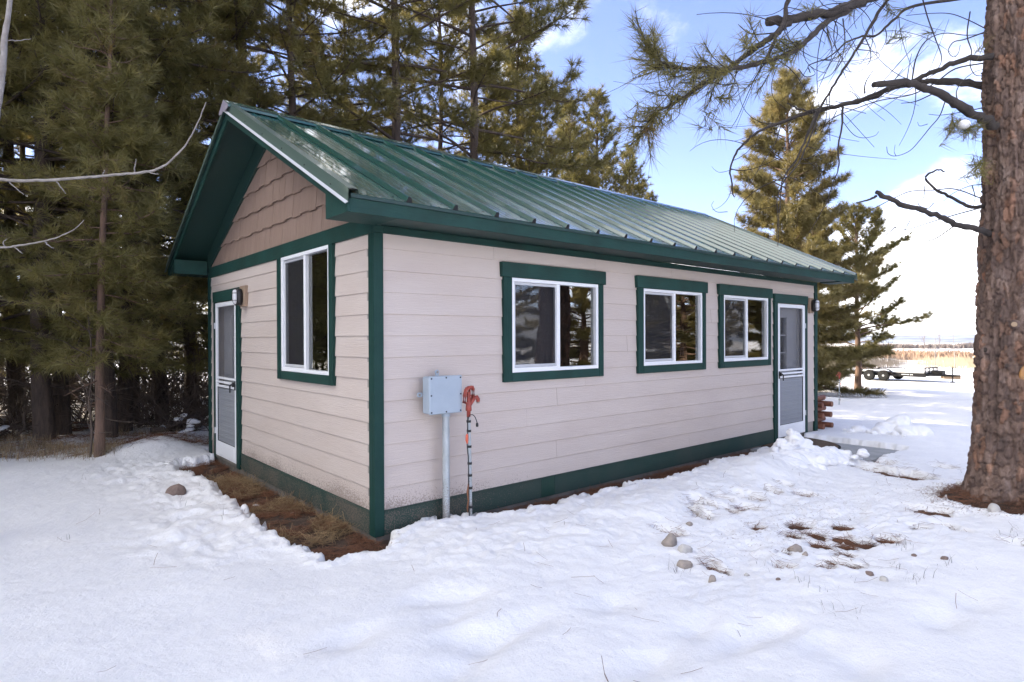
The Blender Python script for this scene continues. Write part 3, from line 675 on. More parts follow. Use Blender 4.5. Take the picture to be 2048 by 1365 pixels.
# ---- bulkhead lamps
def lamp(xc, zc, frame, bx0, bx1, bz0, bz1):
    b = part('wall_lamp', MB().box(bx0, bx1, -.020, .030, bz0, bz1, ch=.003), [TAN], frame)
    bm = bmesh.new(); bmesh.ops.create_uvsphere(bm, u_segments=20, v_segments=12, radius=1)
    def sup(v, e=.6): return math.copysign(abs(v)**e, v)
    for v in bm.verts: v.co = Vector((xc+.060*sup(v.co.x, .75), -.052+.036*sup(v.co.y, .35), zc+.100*sup(v.co.z, .75)))
    ob('lamp_housing', MB().bm(bm, 0, True).mesh('lamp_housing', [BLACK]), b)
    bm = bmesh.new(); bmesh.ops.create_uvsphere(bm, u_segments=20, v_segments=12, radius=1)
    for v in bm.verts: v.co = Vector((xc+.044*sup(v.co.x, .7), -.088+.034*sup(v.co.y, .6), zc+.085*sup(v.co.z, .7)))
    ob('lamp_lens', MB().bm(bm, 0, True).mesh('lamp_lens', [LENS]), b)
    mb = MB()
    for zo in (-.042, .042): mb.tube([(xc-.056, -.082, zc+zo), (xc-.042, -.112, zc+zo), (xc, -.122, zc+zo), (xc+.042, -.112, zc+zo), (xc+.056, -.082, zc+zo)], .0042, 6)
    for xo in (0.0,): mb.tube([(xc+xo, -.066, zc-.098), (xc+xo, -.105, zc-.082), (xc+xo, -.125, zc-.03), (xc+xo, -.125, zc+.03), (xc+xo, -.105, zc+.082), (xc+xo, -.066, zc+.098)], .0042, 6)
    th = np.linspace(0, 2*pi, 25); mb.tube([(xc+.058*cos(t)*abs(cos(t))**-.25 if abs(cos(t)) > .01 else xc, -.084, zc+.098*sin(t)) for t in th], .0075, 6)
    ob('lamp_guard', mb.mesh('lamp_guard', [BLACK]), b)
lamp(7.70, 2.105, FR, 7.615, 7.745, 1.985, 2.225)
lamp(WID-3.165, 2.095, GAB, WID-3.165-.075, WID-3.165+.115, 1.985, 2.225)

# ---- roof
RX0, RX1, EV = -.40, 8.385, -.40
th = atan2(.508, 1.0); SL = (WID/2-EV)/cos(th)           # slope length
mb = MB()
pf = lambda o: [(EV+.045, roof_z(EV+.045)-o[0]), (WID/2, RIDGE-o[0]), (WID-EV-.045, roof_z(EV+.045)-o[0]), (WID-EV-.045, roof_z(EV+.045)-o[1]), (WID/2, RIDGE-o[1]), (EV+.045, roof_z(EV+.045)-o[1])]
roof = ob('roof', mb.prism(pf((.007, .055)), 0, RX0+.022, RX1-.022).mesh('roof', [SOFFIT]), house)
# one metal panel with its rib and low stiffening lines
PW = .4135
def panel_mesh(w=PW, rib=True):
    pr = [(0, 0)]
    if rib: pr = [(-.026, .002), (-.024, .004), (-.013, .036), (-.009, .0385), (.009, .0385), (.013, .036), (.024, .004), (.026, 0)]
    for c in (.12, .19, .26, .33):
        if c < w-.05: pr += [(c-.012, 0), (c-.006, .0028), (c+.006, .0028), (c+.012, 0)]
    pr.append((w-.026, 0)); n = len(pr); mb = MB()
    V = [(x, 0, z) for x, z in pr]+[(x, SL-.02, z) for x, z in pr]
    mb.add(V, [(i, i+1, n+i+1, n+i) for i in range(n-1)])
    if rib: mb.add([(x, .0005, z) for x, z in pr[:8]]+[(.026, .0005, -.004), (-.026, .0005, -.004)], [tuple(range(10))], 1)
    mb.box(pr[0][0], w-.026, 0.001, .004, -.006, -.001)
    for yy in (.10,):
        for x in (.055, w-.075): mb.tube([(x, yy, 0), (x, yy, .006)], .006, 6, 1, False)
    return mb.mesh('roof_panel', [ROOFM, DARKGAP])
pm = panel_mesh(); pfirst = panel_mesh(.476-.026, False); plast = panel_mesh(.02, True)
slopes = [((0, EV, roof_z(EV)), (th, 0, 0), 0), ((0, WID-EV, roof_z(EV)), (th, 0, pi), 1)]
k = 0
for (l, r, back) in slopes:
    xs_ = [.076+PW*i for i in range(0, 20)]
    for x in xs_:
        xx = x if not back else x+PW
        ob('roof_panel', pm, roof, (xx, l[1], l[2]), r)
    ob('roof_panel', pfirst, roof, ((RX0+.02) if not back else .076-.026, l[1], l[2]), r)
def lineplane(y0, y1, z0, z1): pass
# gable trim flashing: a raised box along each rake, its kicked hem coloured pale to stand for sky glint
def rake(xs, xo, back, end):
    sgn = 1 if end == 0 else -1                 # outward is -x at end 0
    X = lambda d: xs+sgn*d
    prof = [(-.012, -.052), (-.036, -.066), (-.036, -.062), (-.014, -.048), (-.014, .036), (.058, .036), (.066, .004), (.062, .002), (.055, .030), (-.008, .030), (-.008, -.05)]
    V = []; n = len(prof)
    for yy in (EV-.028, WID/2+0.0):
        zz = roof_z(yy)
        for d, z in prof: V.append((X(d), yy, zz+z*1.12))
    if back: V = [(x, WID-y, z) for x, y, z in V]
    mb = MB().add(V, [(i, (i+1) % n, n+(i+1) % n, n+i) for i in range(n)])
    mb.add([V[i] for i in (4, 5, 9, 8)], [(0, 1, 2, 3)], 1)
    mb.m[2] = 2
    for q in np.linspace(EV+.25, WID/2-.15, 6):
        yy = WID-q if back else q
        mb.ell((X(-.015), yy, roof_z(q)-.024), (.004, .007, .007), 1, 1)
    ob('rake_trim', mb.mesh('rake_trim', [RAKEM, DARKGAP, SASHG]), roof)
    # rake board
    a, b = EV+.012, WID/2
    V = [(X(.0), a, roof_z(a)-.045), (X(.0), b, roof_z(b)-.045), (X(.0), b, roof_z(b)-.150), (X(0), a, roof_z(a)-.128), (X(.02), a, roof_z(a)-.045), (X(.02), b, roof_z(b)-.045), (X(.02), b, roof_z(b)-.150), (X(.02), a, roof_z(a)-.128)]
    if back: V = [(x, WID-y, z) for x, y, z in V]
    ob('rake_board', MB().add(V, [(0, 1, 2, 3), (7, 6, 5, 4), (0, 4, 5, 1), (1, 5, 6, 2), (2, 6, 7, 3), (3, 7, 4, 0)]).mesh('rake_board', [GREEN]), roof)
    # boxed return at the foot of the rake
    c = -.02; t = .132
    poly = [(EV+.034, 2.476), (c, 2.476), (c, roof_z(c)-t), (EV+.034, roof_z(EV+.034)-t)]
    if back: poly = [(WID-y, z) for y, z in poly]
    ob('eave_return', MB().prism(poly, 0, X(.006), X(.40)).mesh('eave_return', [GREEN]), roof)
    # trim under the slope on the wall
    c0, c1 = -.0, WID/2
    y_in = (.003, .040) if end == 0 else (LEN-.04, LEN-.003)
    poly = [(c0, roof_z(c0)-.30), (c1, roof_z(c1)-.30), (c1, roof_z(c1)-.057), (c0, roof_z(c0)-.057)]
    if back: poly = [(WID-y, z) for y, z in poly]
    ob('rake_frieze', MB().prism(poly, 0, *y_in).mesh('rake_frieze', [SOFFIT]), roof)
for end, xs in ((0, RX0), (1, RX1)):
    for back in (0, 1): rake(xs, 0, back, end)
# fascia, drip edge and flat soffit at both eaves
for back in (0, 1):
    Y = (lambda y: WID-y) if back else (lambda y: y)
    ob('fascia_board', MB().box(RX0+.0205, RX1-.0205, Y(EV+.012), Y(EV+.034), 2.474, 2.584, ch=.002).mesh('fascia_board', [GREEN]), roof)
    ob('drip_edge', MB().box(RX0+.02, RX1-.02, Y(EV-.002), Y(EV+.0115), 2.572, 2.594).mesh('drip_edge', [SOFFIT]), roof)
    ob('soffit_board', MB().box(.0, LEN, Y(EV+.035), Y(.0), 2.490, 2.504).mesh('soffit_board', [SOFFIT]), roof)
# ridge cap over the ribs, with dark closures set back beneath it
def cap():
    hw = .155; V = []; prof = [(-hw-.006, -.030), (-hw, -.002), (-hw+.012, 0), (-.012, .078), (0, .084), (.012, .078), (hw-.012, 0), (hw, -.002), (hw+.006, -.030)]
    base = RIDGE-.508*hw+.040
    mb = MB(); n = len(prof)
    for x in (RX0-.035, RX1+.03):
        for y, z in prof: V.append((x, WID/2+y, base+z))
    mb.add(V, [(i, i+1, n+i+1, n+i) for i in range(n-1)])
    for x in (RX0-.035, RX1+.03):
        mb.add([(x, WID/2+y, base+z) for y, z in prof]+[(x, WID/2+.08, base-.05), (x, WID/2, base-.03), (x, WID/2-.08, base-.05)], [tuple(range(n+3))], 1)
    for i in range(9): mb.tube([(RX0+.5+i*.95, WID/2-hw*.55, base+.03), (RX0+.5+i*.95, WID/2-hw*.55, base+.041)], .006, 6, 1, False)
    ob('ridge_cap', mb.mesh('ridge_cap', [ROOFM, mat('grey_cap_end', (.22, .20, .24), .6)]), roof)
    mb = MB()
    for s in (-1, 1):
        for i in range(21):
            a = max(.076+PW*(i-1)+.028, RX0+.07); b = .076+PW*i-.028
            y = WID/2+s*(hw-.035); z = roof_z(y)
            mb.box(a, b, y-.012, y+.012, z+.002, z+.037)
    ob('ridge_closure', mb.mesh('ridge_closure', [DARKGAP]), roof, kind='stuff')
cap()

# ================================================================== trees
def unit(a): return a/(np.linalg.norm(a, axis=-1, keepdims=True)+1e-9)
def needles_np(P, D, S, rng, n=34, w=.008, spread=.85, back=.10, droop=.10):
    """n thin triangles fanning out of every tuft: position P, direction D, needle length S"""
    T = len(P); v = rng.normal(size=(T, n, 3)); v = unit(v)
    d = unit(D[:, None, :]*rng.uniform(.25, 1.2, size=(T, n, 1))+v*spread)
    b = P[:, None, :]-D[:, None, :]*(rng.rand(T, n, 1)*back)
    L = S[:, None, None]*rng.uniform(.7, 1.1, size=(T, n, 1))
    s = unit(np.cross(d, rng.normal(size=(T, n, 3))))*(w/2)
    tip = b+d*L; tip[..., 2] -= droop*L[..., 0]
    V = np.stack([b-s, b+s, tip], 2).reshape(-1, 3)
    return V, np.arange(len(V)).reshape(-1, 3)
def merge(parts):
    V = []; F = []; o = 0
    for v, f in parts: V.append(v); F.append(f+o); o += len(v)
    return np.vstack(V), np.vstack(F)

def pine_meshes(name, seed, H, r0, z0, R, nb, ntw=7.0, nl=.17, nw=.010, nn=30, lean=0.0, prof=None, elev=(-.1, .6), droopy=.35, barkm=None, needm=None, dead=6, tuftp=(0.0, .45), bareinner=.3, flat=.5):
    rng = np.random.RandomState(seed)
    # trunk
    k = 14; zz = np.linspace(0, H, k); wob = np.cumsum(rng.normal(size=(k, 2))*.018*H/k*1.6, axis=0); wob -= wob[0]
    wob += np.outer((zz/H)**1.0*lean*H, (1, .3))
    TR = np.column_stack([wob[:, 0], wob[:, 1], zz]); rad_ = r0*(1-zz/H*.93)**.9; rad_[0] *= 1.35
    TR[0, 2] = -.35
    V, F = tube_np(TR, rad_, 10); tm = np_mesh(name+'_trunk', V, F, True); tm.materials.append(barkm or BARKD)
    cx = lambda z: np.array([np.interp(z, zz, TR[:, 0]), np.interp(z, zz, TR[:, 1]), z])
    prof = prof or (lambda t: min(1.0, (1-t)*1.25+.05)*(0.75+.25*min(1, t*5)))
    tubes = []; TP = []; TD = []; TS = []
    def twig(p, d, L, up=.25, r=.007, tuft=True):
        pts = [p]; q = p.copy(); dd = d.copy(); m = 4
        for i in range(m):
            dd = unit(dd+np.array([0, 0, up*.35])+rng.normal(size=3)*.12); q = q+dd*L/m; pts.append(q)
        tubes.append(tube_np(pts, np.linspace(r, r*.5, len(pts)), 3))
        if tuft:
            for f in (1.0, *[x for x in tuftp[1:] if L > .22]):
                i = f*m; j = min(int(i), m-1); pp = pts[j]+(pts[j+1]-pts[j])*(i-j)
                TP.append(pp); TD.append(unit(dd+np.array([0, 0, .15]))); TS.append(nl*rng.uniform(.8, 1.12)*(1 if f == 1 else .85))
    az = rng.rand()*6.28
    for i in range(nb):
        t = (i+rng.rand()*.8)/nb; t = t**.92
        z = z0+(H-z0)*t; az += 2.4+rng.normal()*.35
        L = R*prof(t)*rng.uniform(.62, 1.08)
        if L < .12: L = .12
        e = elev[0]+(elev[1]-elev[0])*t+rng.normal()*.10
        p = cx(z); d = np.array([cos(az)*cos(e), sin(az)*cos(e), sin(e)]); pts = [p]; m = 8; side = rng.normal()*.08
        dirs = []
        for s in range(m):
            f = s/m
            bend = -droopy*(1-t)*(1-f)*.28+.42*f*f*.5
            d = unit(d+np.array([0, 0, bend])+np.array([-sin(az), cos(az), 0])*side+rng.normal(size=3)*.05)
            p = p+d*L/m; pts.append(p); dirs.append(d)
        pts = np.array(pts); rb = max(.010, .030*L/2.4*(r0/.14)**.5)
        tubes.append(tube_np(pts, np.linspace(rb, .006, m+1), 5))
        ntg = int(max(3, L*ntw*rng.uniform(.8, 1.2)))
        for j in range(ntg):
            f = bareinner+(1-bareinner)*(j+rng.rand())/ntg if L > .8 else .15+.85*(j+rng.rand())/ntg
            a = min(f*m, m-.001); ii = int(a); pp = pts[ii]+(pts[ii+1]-pts[ii])*(a-ii); dd = dirs[ii]
            lat = unit(np.cross(dd, (0, 0, 1)))*(1 if j % 2 else -1)
            td = unit(dd*rng.uniform(.5, 1.1)+lat*rng.uniform(.5, 1.0)+np.array([0, 0, rng.uniform(-.25, .45)]))
            twig(pp, td, (.18+.34*(1-f*.55)*min(1, L/1.5))*rng.uniform(.7, 1.25))
        TP.append(pts[-1]); TD.append(dirs[-1]); TS.append(nl*1.1)
    for i in range(dead):                               # bare stubs below the crown
        z = z0*rng.uniform(.35, 1.0); a = rng.rand()*6.28; L = R*rng.uniform(.25, .6); p = cx(z); d = np.array([cos(a), sin(a), -.1]); pts = [p]
        for s in range(5): d = unit(d+rng.normal(size=3)*.14+np.array([0, 0, -.03])); p = p+d*L/5; pts.append(p)
        tubes.append(tube_np(pts, np.linspace(.014, .004, 6), 4))
        for s in range(3):
            twig(pts[2+s], unit(d+rng.normal(size=3)*.7), L*.35, -.2, .005, False)
    TP.append(cx(H*.995)); TD.append(np.array([0, 0, 1.0])); TS.append(nl)
    V, F = merge(tubes); bmz = np_mesh(name+'_branches', V, F, True); bmz.materials.append(barkm or BARKD)
    V, F = needles_np(np.array(TP), unit(np.array(TD)), np.array(TS), rng, nn, nw)
    nm = np_mesh(name+'_needles', V, F); nm.materials.append(needm or NEEDLE)
    return tm, bmz, nm
def tree(name, meshes, x, y, z=None, rz=0.0, sc=1.0, label=None, cat='tree', group=None, tilt=None):
    z = gz(x, y)-.03 if z is None else z
    t = empty(name, (x, y, z), rz, label=label, cat=cat, group=group); t.scale = (sc, sc, sc)
    if tilt: t.rotation_euler = (tilt[0], tilt[1], rz)
    ob('trunk', meshes[0], t); ob('branches', meshes[1], t, kind='stuff'); ob('needles', meshes[2], t, kind='stuff')
    return t
# --- the kinds
RND = lambda t: (max(0.0, 1-t**2.4)**.5)*(.82+.18*min(1, t*5))+.03
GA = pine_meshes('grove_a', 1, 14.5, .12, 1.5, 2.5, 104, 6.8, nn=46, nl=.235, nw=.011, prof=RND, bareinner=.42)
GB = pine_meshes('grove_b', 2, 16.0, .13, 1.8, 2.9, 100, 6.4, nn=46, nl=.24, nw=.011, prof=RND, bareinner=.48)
GD = pine_meshes('young_leaning', 4, 7.6, .055, 1.25, .98, 105, 10, nn=40, nl=.19, nw=.009, lean=.036, barkm=BARKM, bareinner=.06)
GE = pine_meshes('roadside', 6, 9.2, .16, 2.0, 3.3, 62, 7.6, nl=.28, nw=.019, nn=42, barkm=BARKM, elev=(.28, .9), bareinner=.46, droopy=.15, prof=lambda t: (max(0.0, 1-t**1.8)**.7)*(.85+.15*min(1, t*5))+.03)
GF = pine_meshes('tall_sunlit', 7, 14.6, .22, .5, 4.7, 150, 7.8, nl=.38, nw=.020, nn=40, barkm=BARKM, needm=NEEDLEY, elev=(-.05, .8), bareinner=.30, droopy=.25, prof=lambda t: ((max(0.0, 1-t)**.66)*.98+.04)*(.85+.15*min(1, t*4)))
GG = pine_meshes('dense_young', 8, 10.0, .15, .6, 2.2, 130, 9, nl=.21, nw=.018, nn=26, elev=(.0, .95), bareinner=.2, prof=lambda t: (max(0.0, 1-t**1.5)**.75)*(.8+.2*min(1, t*5))+.03)
GC = GA
def at_px(px_, D): p = pix(px_, 682, D); return p[0], p[1]
rt = random.Random(21)
def plant(kind, px_, D, name='pine_tree', sc=1.0, rz=None, **k):
    x, y = at_px(px_, D); return tree(name, kind, x, y, None, rt.uniform(0, 6.28) if rz is None else rz, sc, **k)
# trunks one can tell apart at the edge of the grove
plant(GD, 196, 7.75, sc=1.0, rz=-1.0, label='slim young pine leaning right, in front of the grove', tilt=None)
plant(GB, 92, 9.3, sc=.95, label='dark pine with thick trunk standing leftmost of the trunks over dry grass')
plant(GA, 125, 9.9, sc=.9, label='dark pine just right of the leftmost thick trunk')
plant(GA, 214, 9.5, sc=1.0, label='dark pine with its trunk right behind the slim leaning pine')
plant(GB, 243, 10.4, sc=.92, label='stout dark pine beside the pine behind the slim leaning one')
plant(GA, 262, 11.4, sc=.95, label='dark pine half hidden behind the stout grove pine')
plant(GB, 495, 12.5, sc=1.05, label='dark pine rising behind the peak of the gable')
plant(GA, 385, 12.4, sc=1.0, label='dark pine close behind the left eave of the house')
plant(GB, 783, 13.8, sc=1.12, label='big pine behind the roof with a thick trunk and open branches')
plant(GB, 940, 14.2, sc=1.08, label='full pine filling the sky behind the middle of the ridge')
plant(GG, 1040, 17.0, sc=1.08, label='bushy pine at the right edge of the grove top')
plant(GG, 1148, 20.5, sc=1.02, label='rounded pine behind the ridge, right of the grove')
plant(GG, 1192, 22.5, sc=1.13, label='pointed pine, taller one of the two pointed tops over the ridge')
plant(GG, 1255, 24.0, sc=1.0, label='low pine top showing over the far part of the ridge')
plant(GG, 1305, 26.0, sc=.86, label='smallest pine top peeking over the ridge beside the white cloud')
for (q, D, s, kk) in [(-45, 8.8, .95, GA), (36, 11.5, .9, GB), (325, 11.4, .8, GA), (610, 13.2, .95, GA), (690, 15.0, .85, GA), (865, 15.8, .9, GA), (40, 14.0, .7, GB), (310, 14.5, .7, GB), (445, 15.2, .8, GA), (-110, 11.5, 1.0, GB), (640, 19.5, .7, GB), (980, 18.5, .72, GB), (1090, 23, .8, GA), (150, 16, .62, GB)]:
    plant(kk, q, D, sc=s*rt.uniform(.93, 1.07), label='dark filler pine added to the grove to shade the yard', group='pines deep in the grove')
# unseen pines added to the left, and filler rows behind the house, to keep the low sun off the yard
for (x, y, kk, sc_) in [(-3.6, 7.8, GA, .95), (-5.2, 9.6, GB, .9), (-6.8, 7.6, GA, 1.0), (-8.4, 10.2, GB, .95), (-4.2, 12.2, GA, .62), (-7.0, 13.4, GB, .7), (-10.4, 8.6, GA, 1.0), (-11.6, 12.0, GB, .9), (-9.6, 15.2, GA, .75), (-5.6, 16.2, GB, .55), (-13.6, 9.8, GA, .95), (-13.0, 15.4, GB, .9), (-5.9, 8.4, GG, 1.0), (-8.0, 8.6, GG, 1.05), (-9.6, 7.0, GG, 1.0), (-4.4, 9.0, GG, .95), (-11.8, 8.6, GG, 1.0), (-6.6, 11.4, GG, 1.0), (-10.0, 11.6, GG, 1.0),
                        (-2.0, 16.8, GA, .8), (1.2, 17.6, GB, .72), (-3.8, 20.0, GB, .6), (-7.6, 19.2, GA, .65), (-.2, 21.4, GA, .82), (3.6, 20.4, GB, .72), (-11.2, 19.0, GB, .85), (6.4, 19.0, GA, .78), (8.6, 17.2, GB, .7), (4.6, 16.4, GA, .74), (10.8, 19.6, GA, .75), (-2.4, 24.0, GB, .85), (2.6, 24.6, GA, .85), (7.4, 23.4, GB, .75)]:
    tree('pine_tree', kk, x, y, None, rt.uniform(0, 6.28), (sc_ if x < -3.0 else sc_*.6)*rt.uniform(.96, 1.05), label='dark filler pine added to the grove to shade the yard', group='pines deep in the grove')
for (x, y) in [(-13.6, 6.2), (-11.8, 5.6), (-15.4, 7.2), (-15.0, 10.6), (-16.8, 9.0), (-17, 5.5), (-19, 2.2), (-18, -1.6), (-21, -5), (-23, 3.5), (-20, -9.5), (-24, -13), (-15.5, 8.4)]:  # out of view; some added to darken what the roof ribs mirror
    tree('pine_tree', GG, x, y, None, rt.uniform(0, 6.28), rt.uniform(.7, .95), label='bushy pine out of view left of the yard, for the gable window and roof ribs to mirror', group='pines left of the yard')
for i, q in enumerate(range(1000, 1340, 34)):  # hidden second row, added to keep sun spots off the far yard
    plant(GG, q, 25.5+(i*5 % 7), sc=.72+.08*((i*3) % 4)-.10*(i > 7), label='dark filler pine added to the grove to shade the yard', group='pines deep in the grove')
plant(GF, 1572, 28.0, sc=1.0, rz=.6, label='tall sunlit pine beyond the far end of the house')
plant(GF, 1628, 32.5, sc=.70, rz=2.0, label='second sunlit pine crowding the right side of the tall one')
tree('pine_tree', GE, *at_px(1716, 30.0), None, 2.2, .98, label='open pine with bare lower trunk near the flatbed trailer')
# trees off to the right that the windows mirror
for (D, az, kk, s) in [(25, 91, GF, .7), (28, 97, GF, .8), (31, 99, GF, .8), (25, 107, GF, .75), (37, 90, GF, .85), (33, 112, GF, .8), (40, 103, GF, .9), (29, 120, GF, .8), (22, 128, GF, .7), (45, 95, GF, .9), (31, 95, GF, .6)]:
    x, y = CAM[0]+D*sin(rad(az)), CAM[1]+D*cos(rad(az))
    tree('pine_tree', kk, x, y, None, rt.uniform(0, 6), s, label='yard pine mirrored in the window panes of the long wall', group='yard pines mirrored in the windows')

# ------------------------------------------------------------------ the big trunk on the right
def big_pine():
    rng = np.random.RandomState(17); r0 = .283
    zl = np.concatenate([np.arange(-.35, 5.6, .0125), np.linspace(5.65, 17.0, 60)]); na = 190
    th_ = np.arange(na)*2*pi/na
    Z, TH = np.meshgrid(zl, th_, indexing='ij')
    def rbase(z): return (r0*(1-np.clip(z, 0, 99)*.042)+.075*np.exp(-np.clip(z+.0, 0, 9)/.17)+.045*np.exp(-np.clip(z, 0, 9)/.8))*np.clip((17.6-z)/4.0, .02, 1)
    # plates: jittered cells in (arc length, height), warped so their edges wander
    ua = TH*r0; C = 2*pi*r0; ua = ua
    wx = .050*fbm(TH*4/1.0+3, Z*5, 4, .6)+.022*fbm(TH*19, Z*24, 3); wz = .10*fbm(TH*6+9, Z*4, 4)
    cw, chh = C/30, .115
    U = (ua+wx*1.0)/cw; Vv = (Z+wz)/chh
    jit = rng.rand(64, 256, 3)
    ui = np.floor(U).astype(int); best = np.full(U.shape, 9.0); sec = np.full(U.shape, 9.0); idv = np.zeros(U.shape)
    for dv in (-1, 0, 1):
        vi = np.floor(Vv).astype(int)+dv
        for du in (-1, 0, 1):
            uu = ui+du; j = jit[uu % 30, vi % 256]
            d = np.hypot(uu+.15+.7*j[..., 0]+.5*(vi % 2)-U, (vi+.15+.7*j[..., 1]-Vv)*1.15)
            m = d < best; sec = np.where(m, best, np.minimum(sec, d)); idv = np.where(m, j[..., 2], idv); best = np.where(m, d, best)
    edge = sec-best
    plate = sst(.02, .30, edge)
    fine = fbm(TH*26, Z*14, 4, .65)
    lay = fbm(TH*8+4, Z*30, 3, .6)
    ridge = fbm(TH*7+2, Z*1.6, 4, .6)
    disp = .024*plate-.019+(.012*(idv-.5))*plate+.012*fine+.007*lay*plate+.018*fbm(TH*1.3, Z*1.0, 2)+.022*np.clip(ridge*2.4, -1, .6)
    flut = .035*np.sin(TH*5+.8)*np.exp(-np.clip(Z, 0, 9)/.35)
    R_ = rbase(Z)+disp*np.clip((9-Z)/4, .25, 1)+flut
    cxo = .0-.030*np.clip(Z, 0, 20)*0+.02*np.sin(Z*.6); cyo = .02*np.cos(Z*.5)
    # lean to match: the trunk goes up a little to the right
    X = R_*np.cos(TH)+cxo; Y = R_*np.sin(TH)+cyo
    nz = len(zl); i = np.arange(nz-1)[:, None]*na; j = np.arange(na)[None, :]; j2 = (j+1) % na
    F = np.stack([i+j, i+j2, i+na+j2, i+na+j], -1).reshape(-1, 4)
    me = np_mesh('big_trunk', np.stack([X.ravel(), Y.ravel(), Z.ravel()], -1), F, True)
    a = me.attributes.new('plate_id', 'FLOAT', 'POINT'); a.data.foreach_set('value', idv.ravel().astype(np.float32))
    a = me.attributes.new('plate_face', 'FLOAT', 'POINT'); a.data.foreach_set('value', plate.ravel().astype(np.float32))
    m = bpy.data.materials.new('plated_pine_bark'); m.use_nodes = True; t = m.node_tree; t.nodes.clear()
    out = N(t, 'ShaderNodeOutputMaterial'); p = N(t, 'ShaderNodeBsdfPrincipled', Roughness=.9); Lk(t, p.outputs[0], out.inputs[0]); p.inputs['Specular IOR Level'].default_value = .25
    tc = N(t, 'ShaderNodeTexCoord'); mp = N(t, 'ShaderNodeMapping'); mp.inputs['Scale'].default_value = (1, 1, .35); Lk(t, tc.outputs['Object'], mp.inputs[0])
    n1 = N(t, 'ShaderNodeTexNoise', Scale=9.0, Detail=7.0, Roughness=.7); Lk(t, mp.outputs[0], n1.inputs['Vector'])
    c1 = N(t, 'ShaderNodeValToRGB'); e = c1.color_ramp.elements; e[0].position = .30; e[0].color = (.082, .060, .050, 1); e[1].position = .70; e[1].color = (.31, .235, .198, 1)
    q = c1.color_ramp.elements.new(.52); q.color = (.175, .120, .096, 1); Lk(t, n1.outputs[0], c1.inputs[0])
    n2 = N(t, 'ShaderNodeTexNoise', Scale=60.0, Detail=5.0, Roughness=.7); Lk(t, tc.outputs['Object'], n2.inputs['Vector'])
    a1 = N(t, 'ShaderNodeAttribute', _attribute_name='plate_id')
    c2 = N(t, 'ShaderNodeValToRGB'); e = c2.color_ramp.elements; e[0].position = 0.0; e[0].color = (.72, .72, .75, 1); e[1].position = 1.0; e[1].color = (1.25, 1.0, .84, 1)
    q = c2.color_ramp.elements.new(.70); q.color = (1.0, .97, .94, 1); Lk(t, a1.outputs['Fac'], c2.inputs[0])
    m1 = N(t, 'ShaderNodeMix', _data_type='RGBA', _blend_type='MULTIPLY'); m1.inputs[0].default_value = 1; Lk(t, c1.outputs[0], m1.inputs[6]); Lk(t, c2.outputs[0], m1.inputs[7])
    # rusty flakes
    n3 = N(t, 'ShaderNodeTexNoise', Scale=7.0, Detail=6.0, Roughness=.75); mp3 = N(t, 'ShaderNodeMapping'); mp3.inputs['Scale'].default_value = (1.6, 1.6, .7); mp3.inputs['Location'].default_value = (4, 2, 1); Lk(t, tc.outputs['Object'], mp3.inputs[0]); Lk(t, mp3.outputs[0], n3.inputs['Vector'])
    r3 = N(t, 'ShaderNodeMapRange')
    for ii, v in enumerate((.62, .70, 0, .65)): r3.inputs[ii+1].default_value = v
    Lk(t, n3.outputs[0], r3.inputs[0])
    m2 = N(t, 'ShaderNodeMix', _data_type='RGBA'); Lk(t, r3.outputs[0], m2.inputs[0]); Lk(t, m1.outputs[2], m2.inputs[6]); m2.inputs[7].default_value = (.25, .095, .045, 1)
    Lk(t, m2.outputs[2], p.inputs['Base Color'])
    b = N(t, 'ShaderNodeBump', Strength=.9, Distance=.012); Lk(t, n2.outputs[0], b.inputs['Height']); Lk(t, b.outputs[0], p.inputs['Normal'])
    me.materials.append(m)
    base = empty('ponderosa_pine', (PINE[0], PINE[1], gz(PINE[0]-.9, PINE[1])-.06), 0, label='huge pine trunk with plated brown bark and reaching dead branches', cat='tree')
    tr = ob('trunk', me, base)
    # knots, a sawn stub and a resin scar on the side towards the camera
    ang0 = atan2(CAM[1]-PINE[1], CAM[0]-PINE[0])
    def on_trunk(px_, py_, off=0.0):
        dz = base.location[2]
        for it in range(2): pass
        Dc = float(np.dot(PINE-CAM, FW)); q = pix(px_, py_, Dc); z = q[2]-dz
        lat = float(np.dot(q-PINE, RT)); r = float(rbase(np.array(z)))*.97
        s = max(-.98, min(.98, lat/r)); a = ang0+math.asin(s)
        return np.array([cos(a)*(r+off), sin(a)*(r+off), z]), np.array([cos(a), sin(a), 0])
    KNOT = mat('pale_sawn_wood', (.42, .33, .22), .7, var=(.30, .21, .13), vscale=30); RESIN = mat('amber_resin', (.36, .17, .045), .35, var=(.26, .14, .06), vscale=20, bump=.6, bscale=30, bdist=.01)
    for (kx, ky, rk, mm_, nm_) in [(2029, 650, .022, KNOT, 'branch_stub'), (1987, 700, .022, BARKD, 'branch_stub'), (2019, 730, .013, BARKD, 'branch_stub')]:
        p_, n_ = on_trunk(kx, ky, -.02); mb = MB().tube([p_, p_+n_*.028, p_+n_*.034], [rk*2.0, rk*1.9, rk*1.2], 10, 1, True, True).tube([p_+n_*.03, p_+n_*.042], [rk, rk], 10, 0)
        ob(nm_, mb.mesh(nm_, [mm_, m]), base)
    p_, n_ = on_trunk(2046, 748, .0)
    mb = MB().ell((0, 0, 0), (.05, .02, .085), 3)
    ob('resin_scar', mb.mesh('resin_scar', [RESIN]), base, p_, (0, 0, atan2(n_[1], n_[0])+pi/2))
    return base, on_trunk
BIG, on_trunk = big_pine()
BZ = np.array(BIG.location)
DP = float(np.dot(PINE-CAM, FW))
rb_ = np.random.RandomState(8)
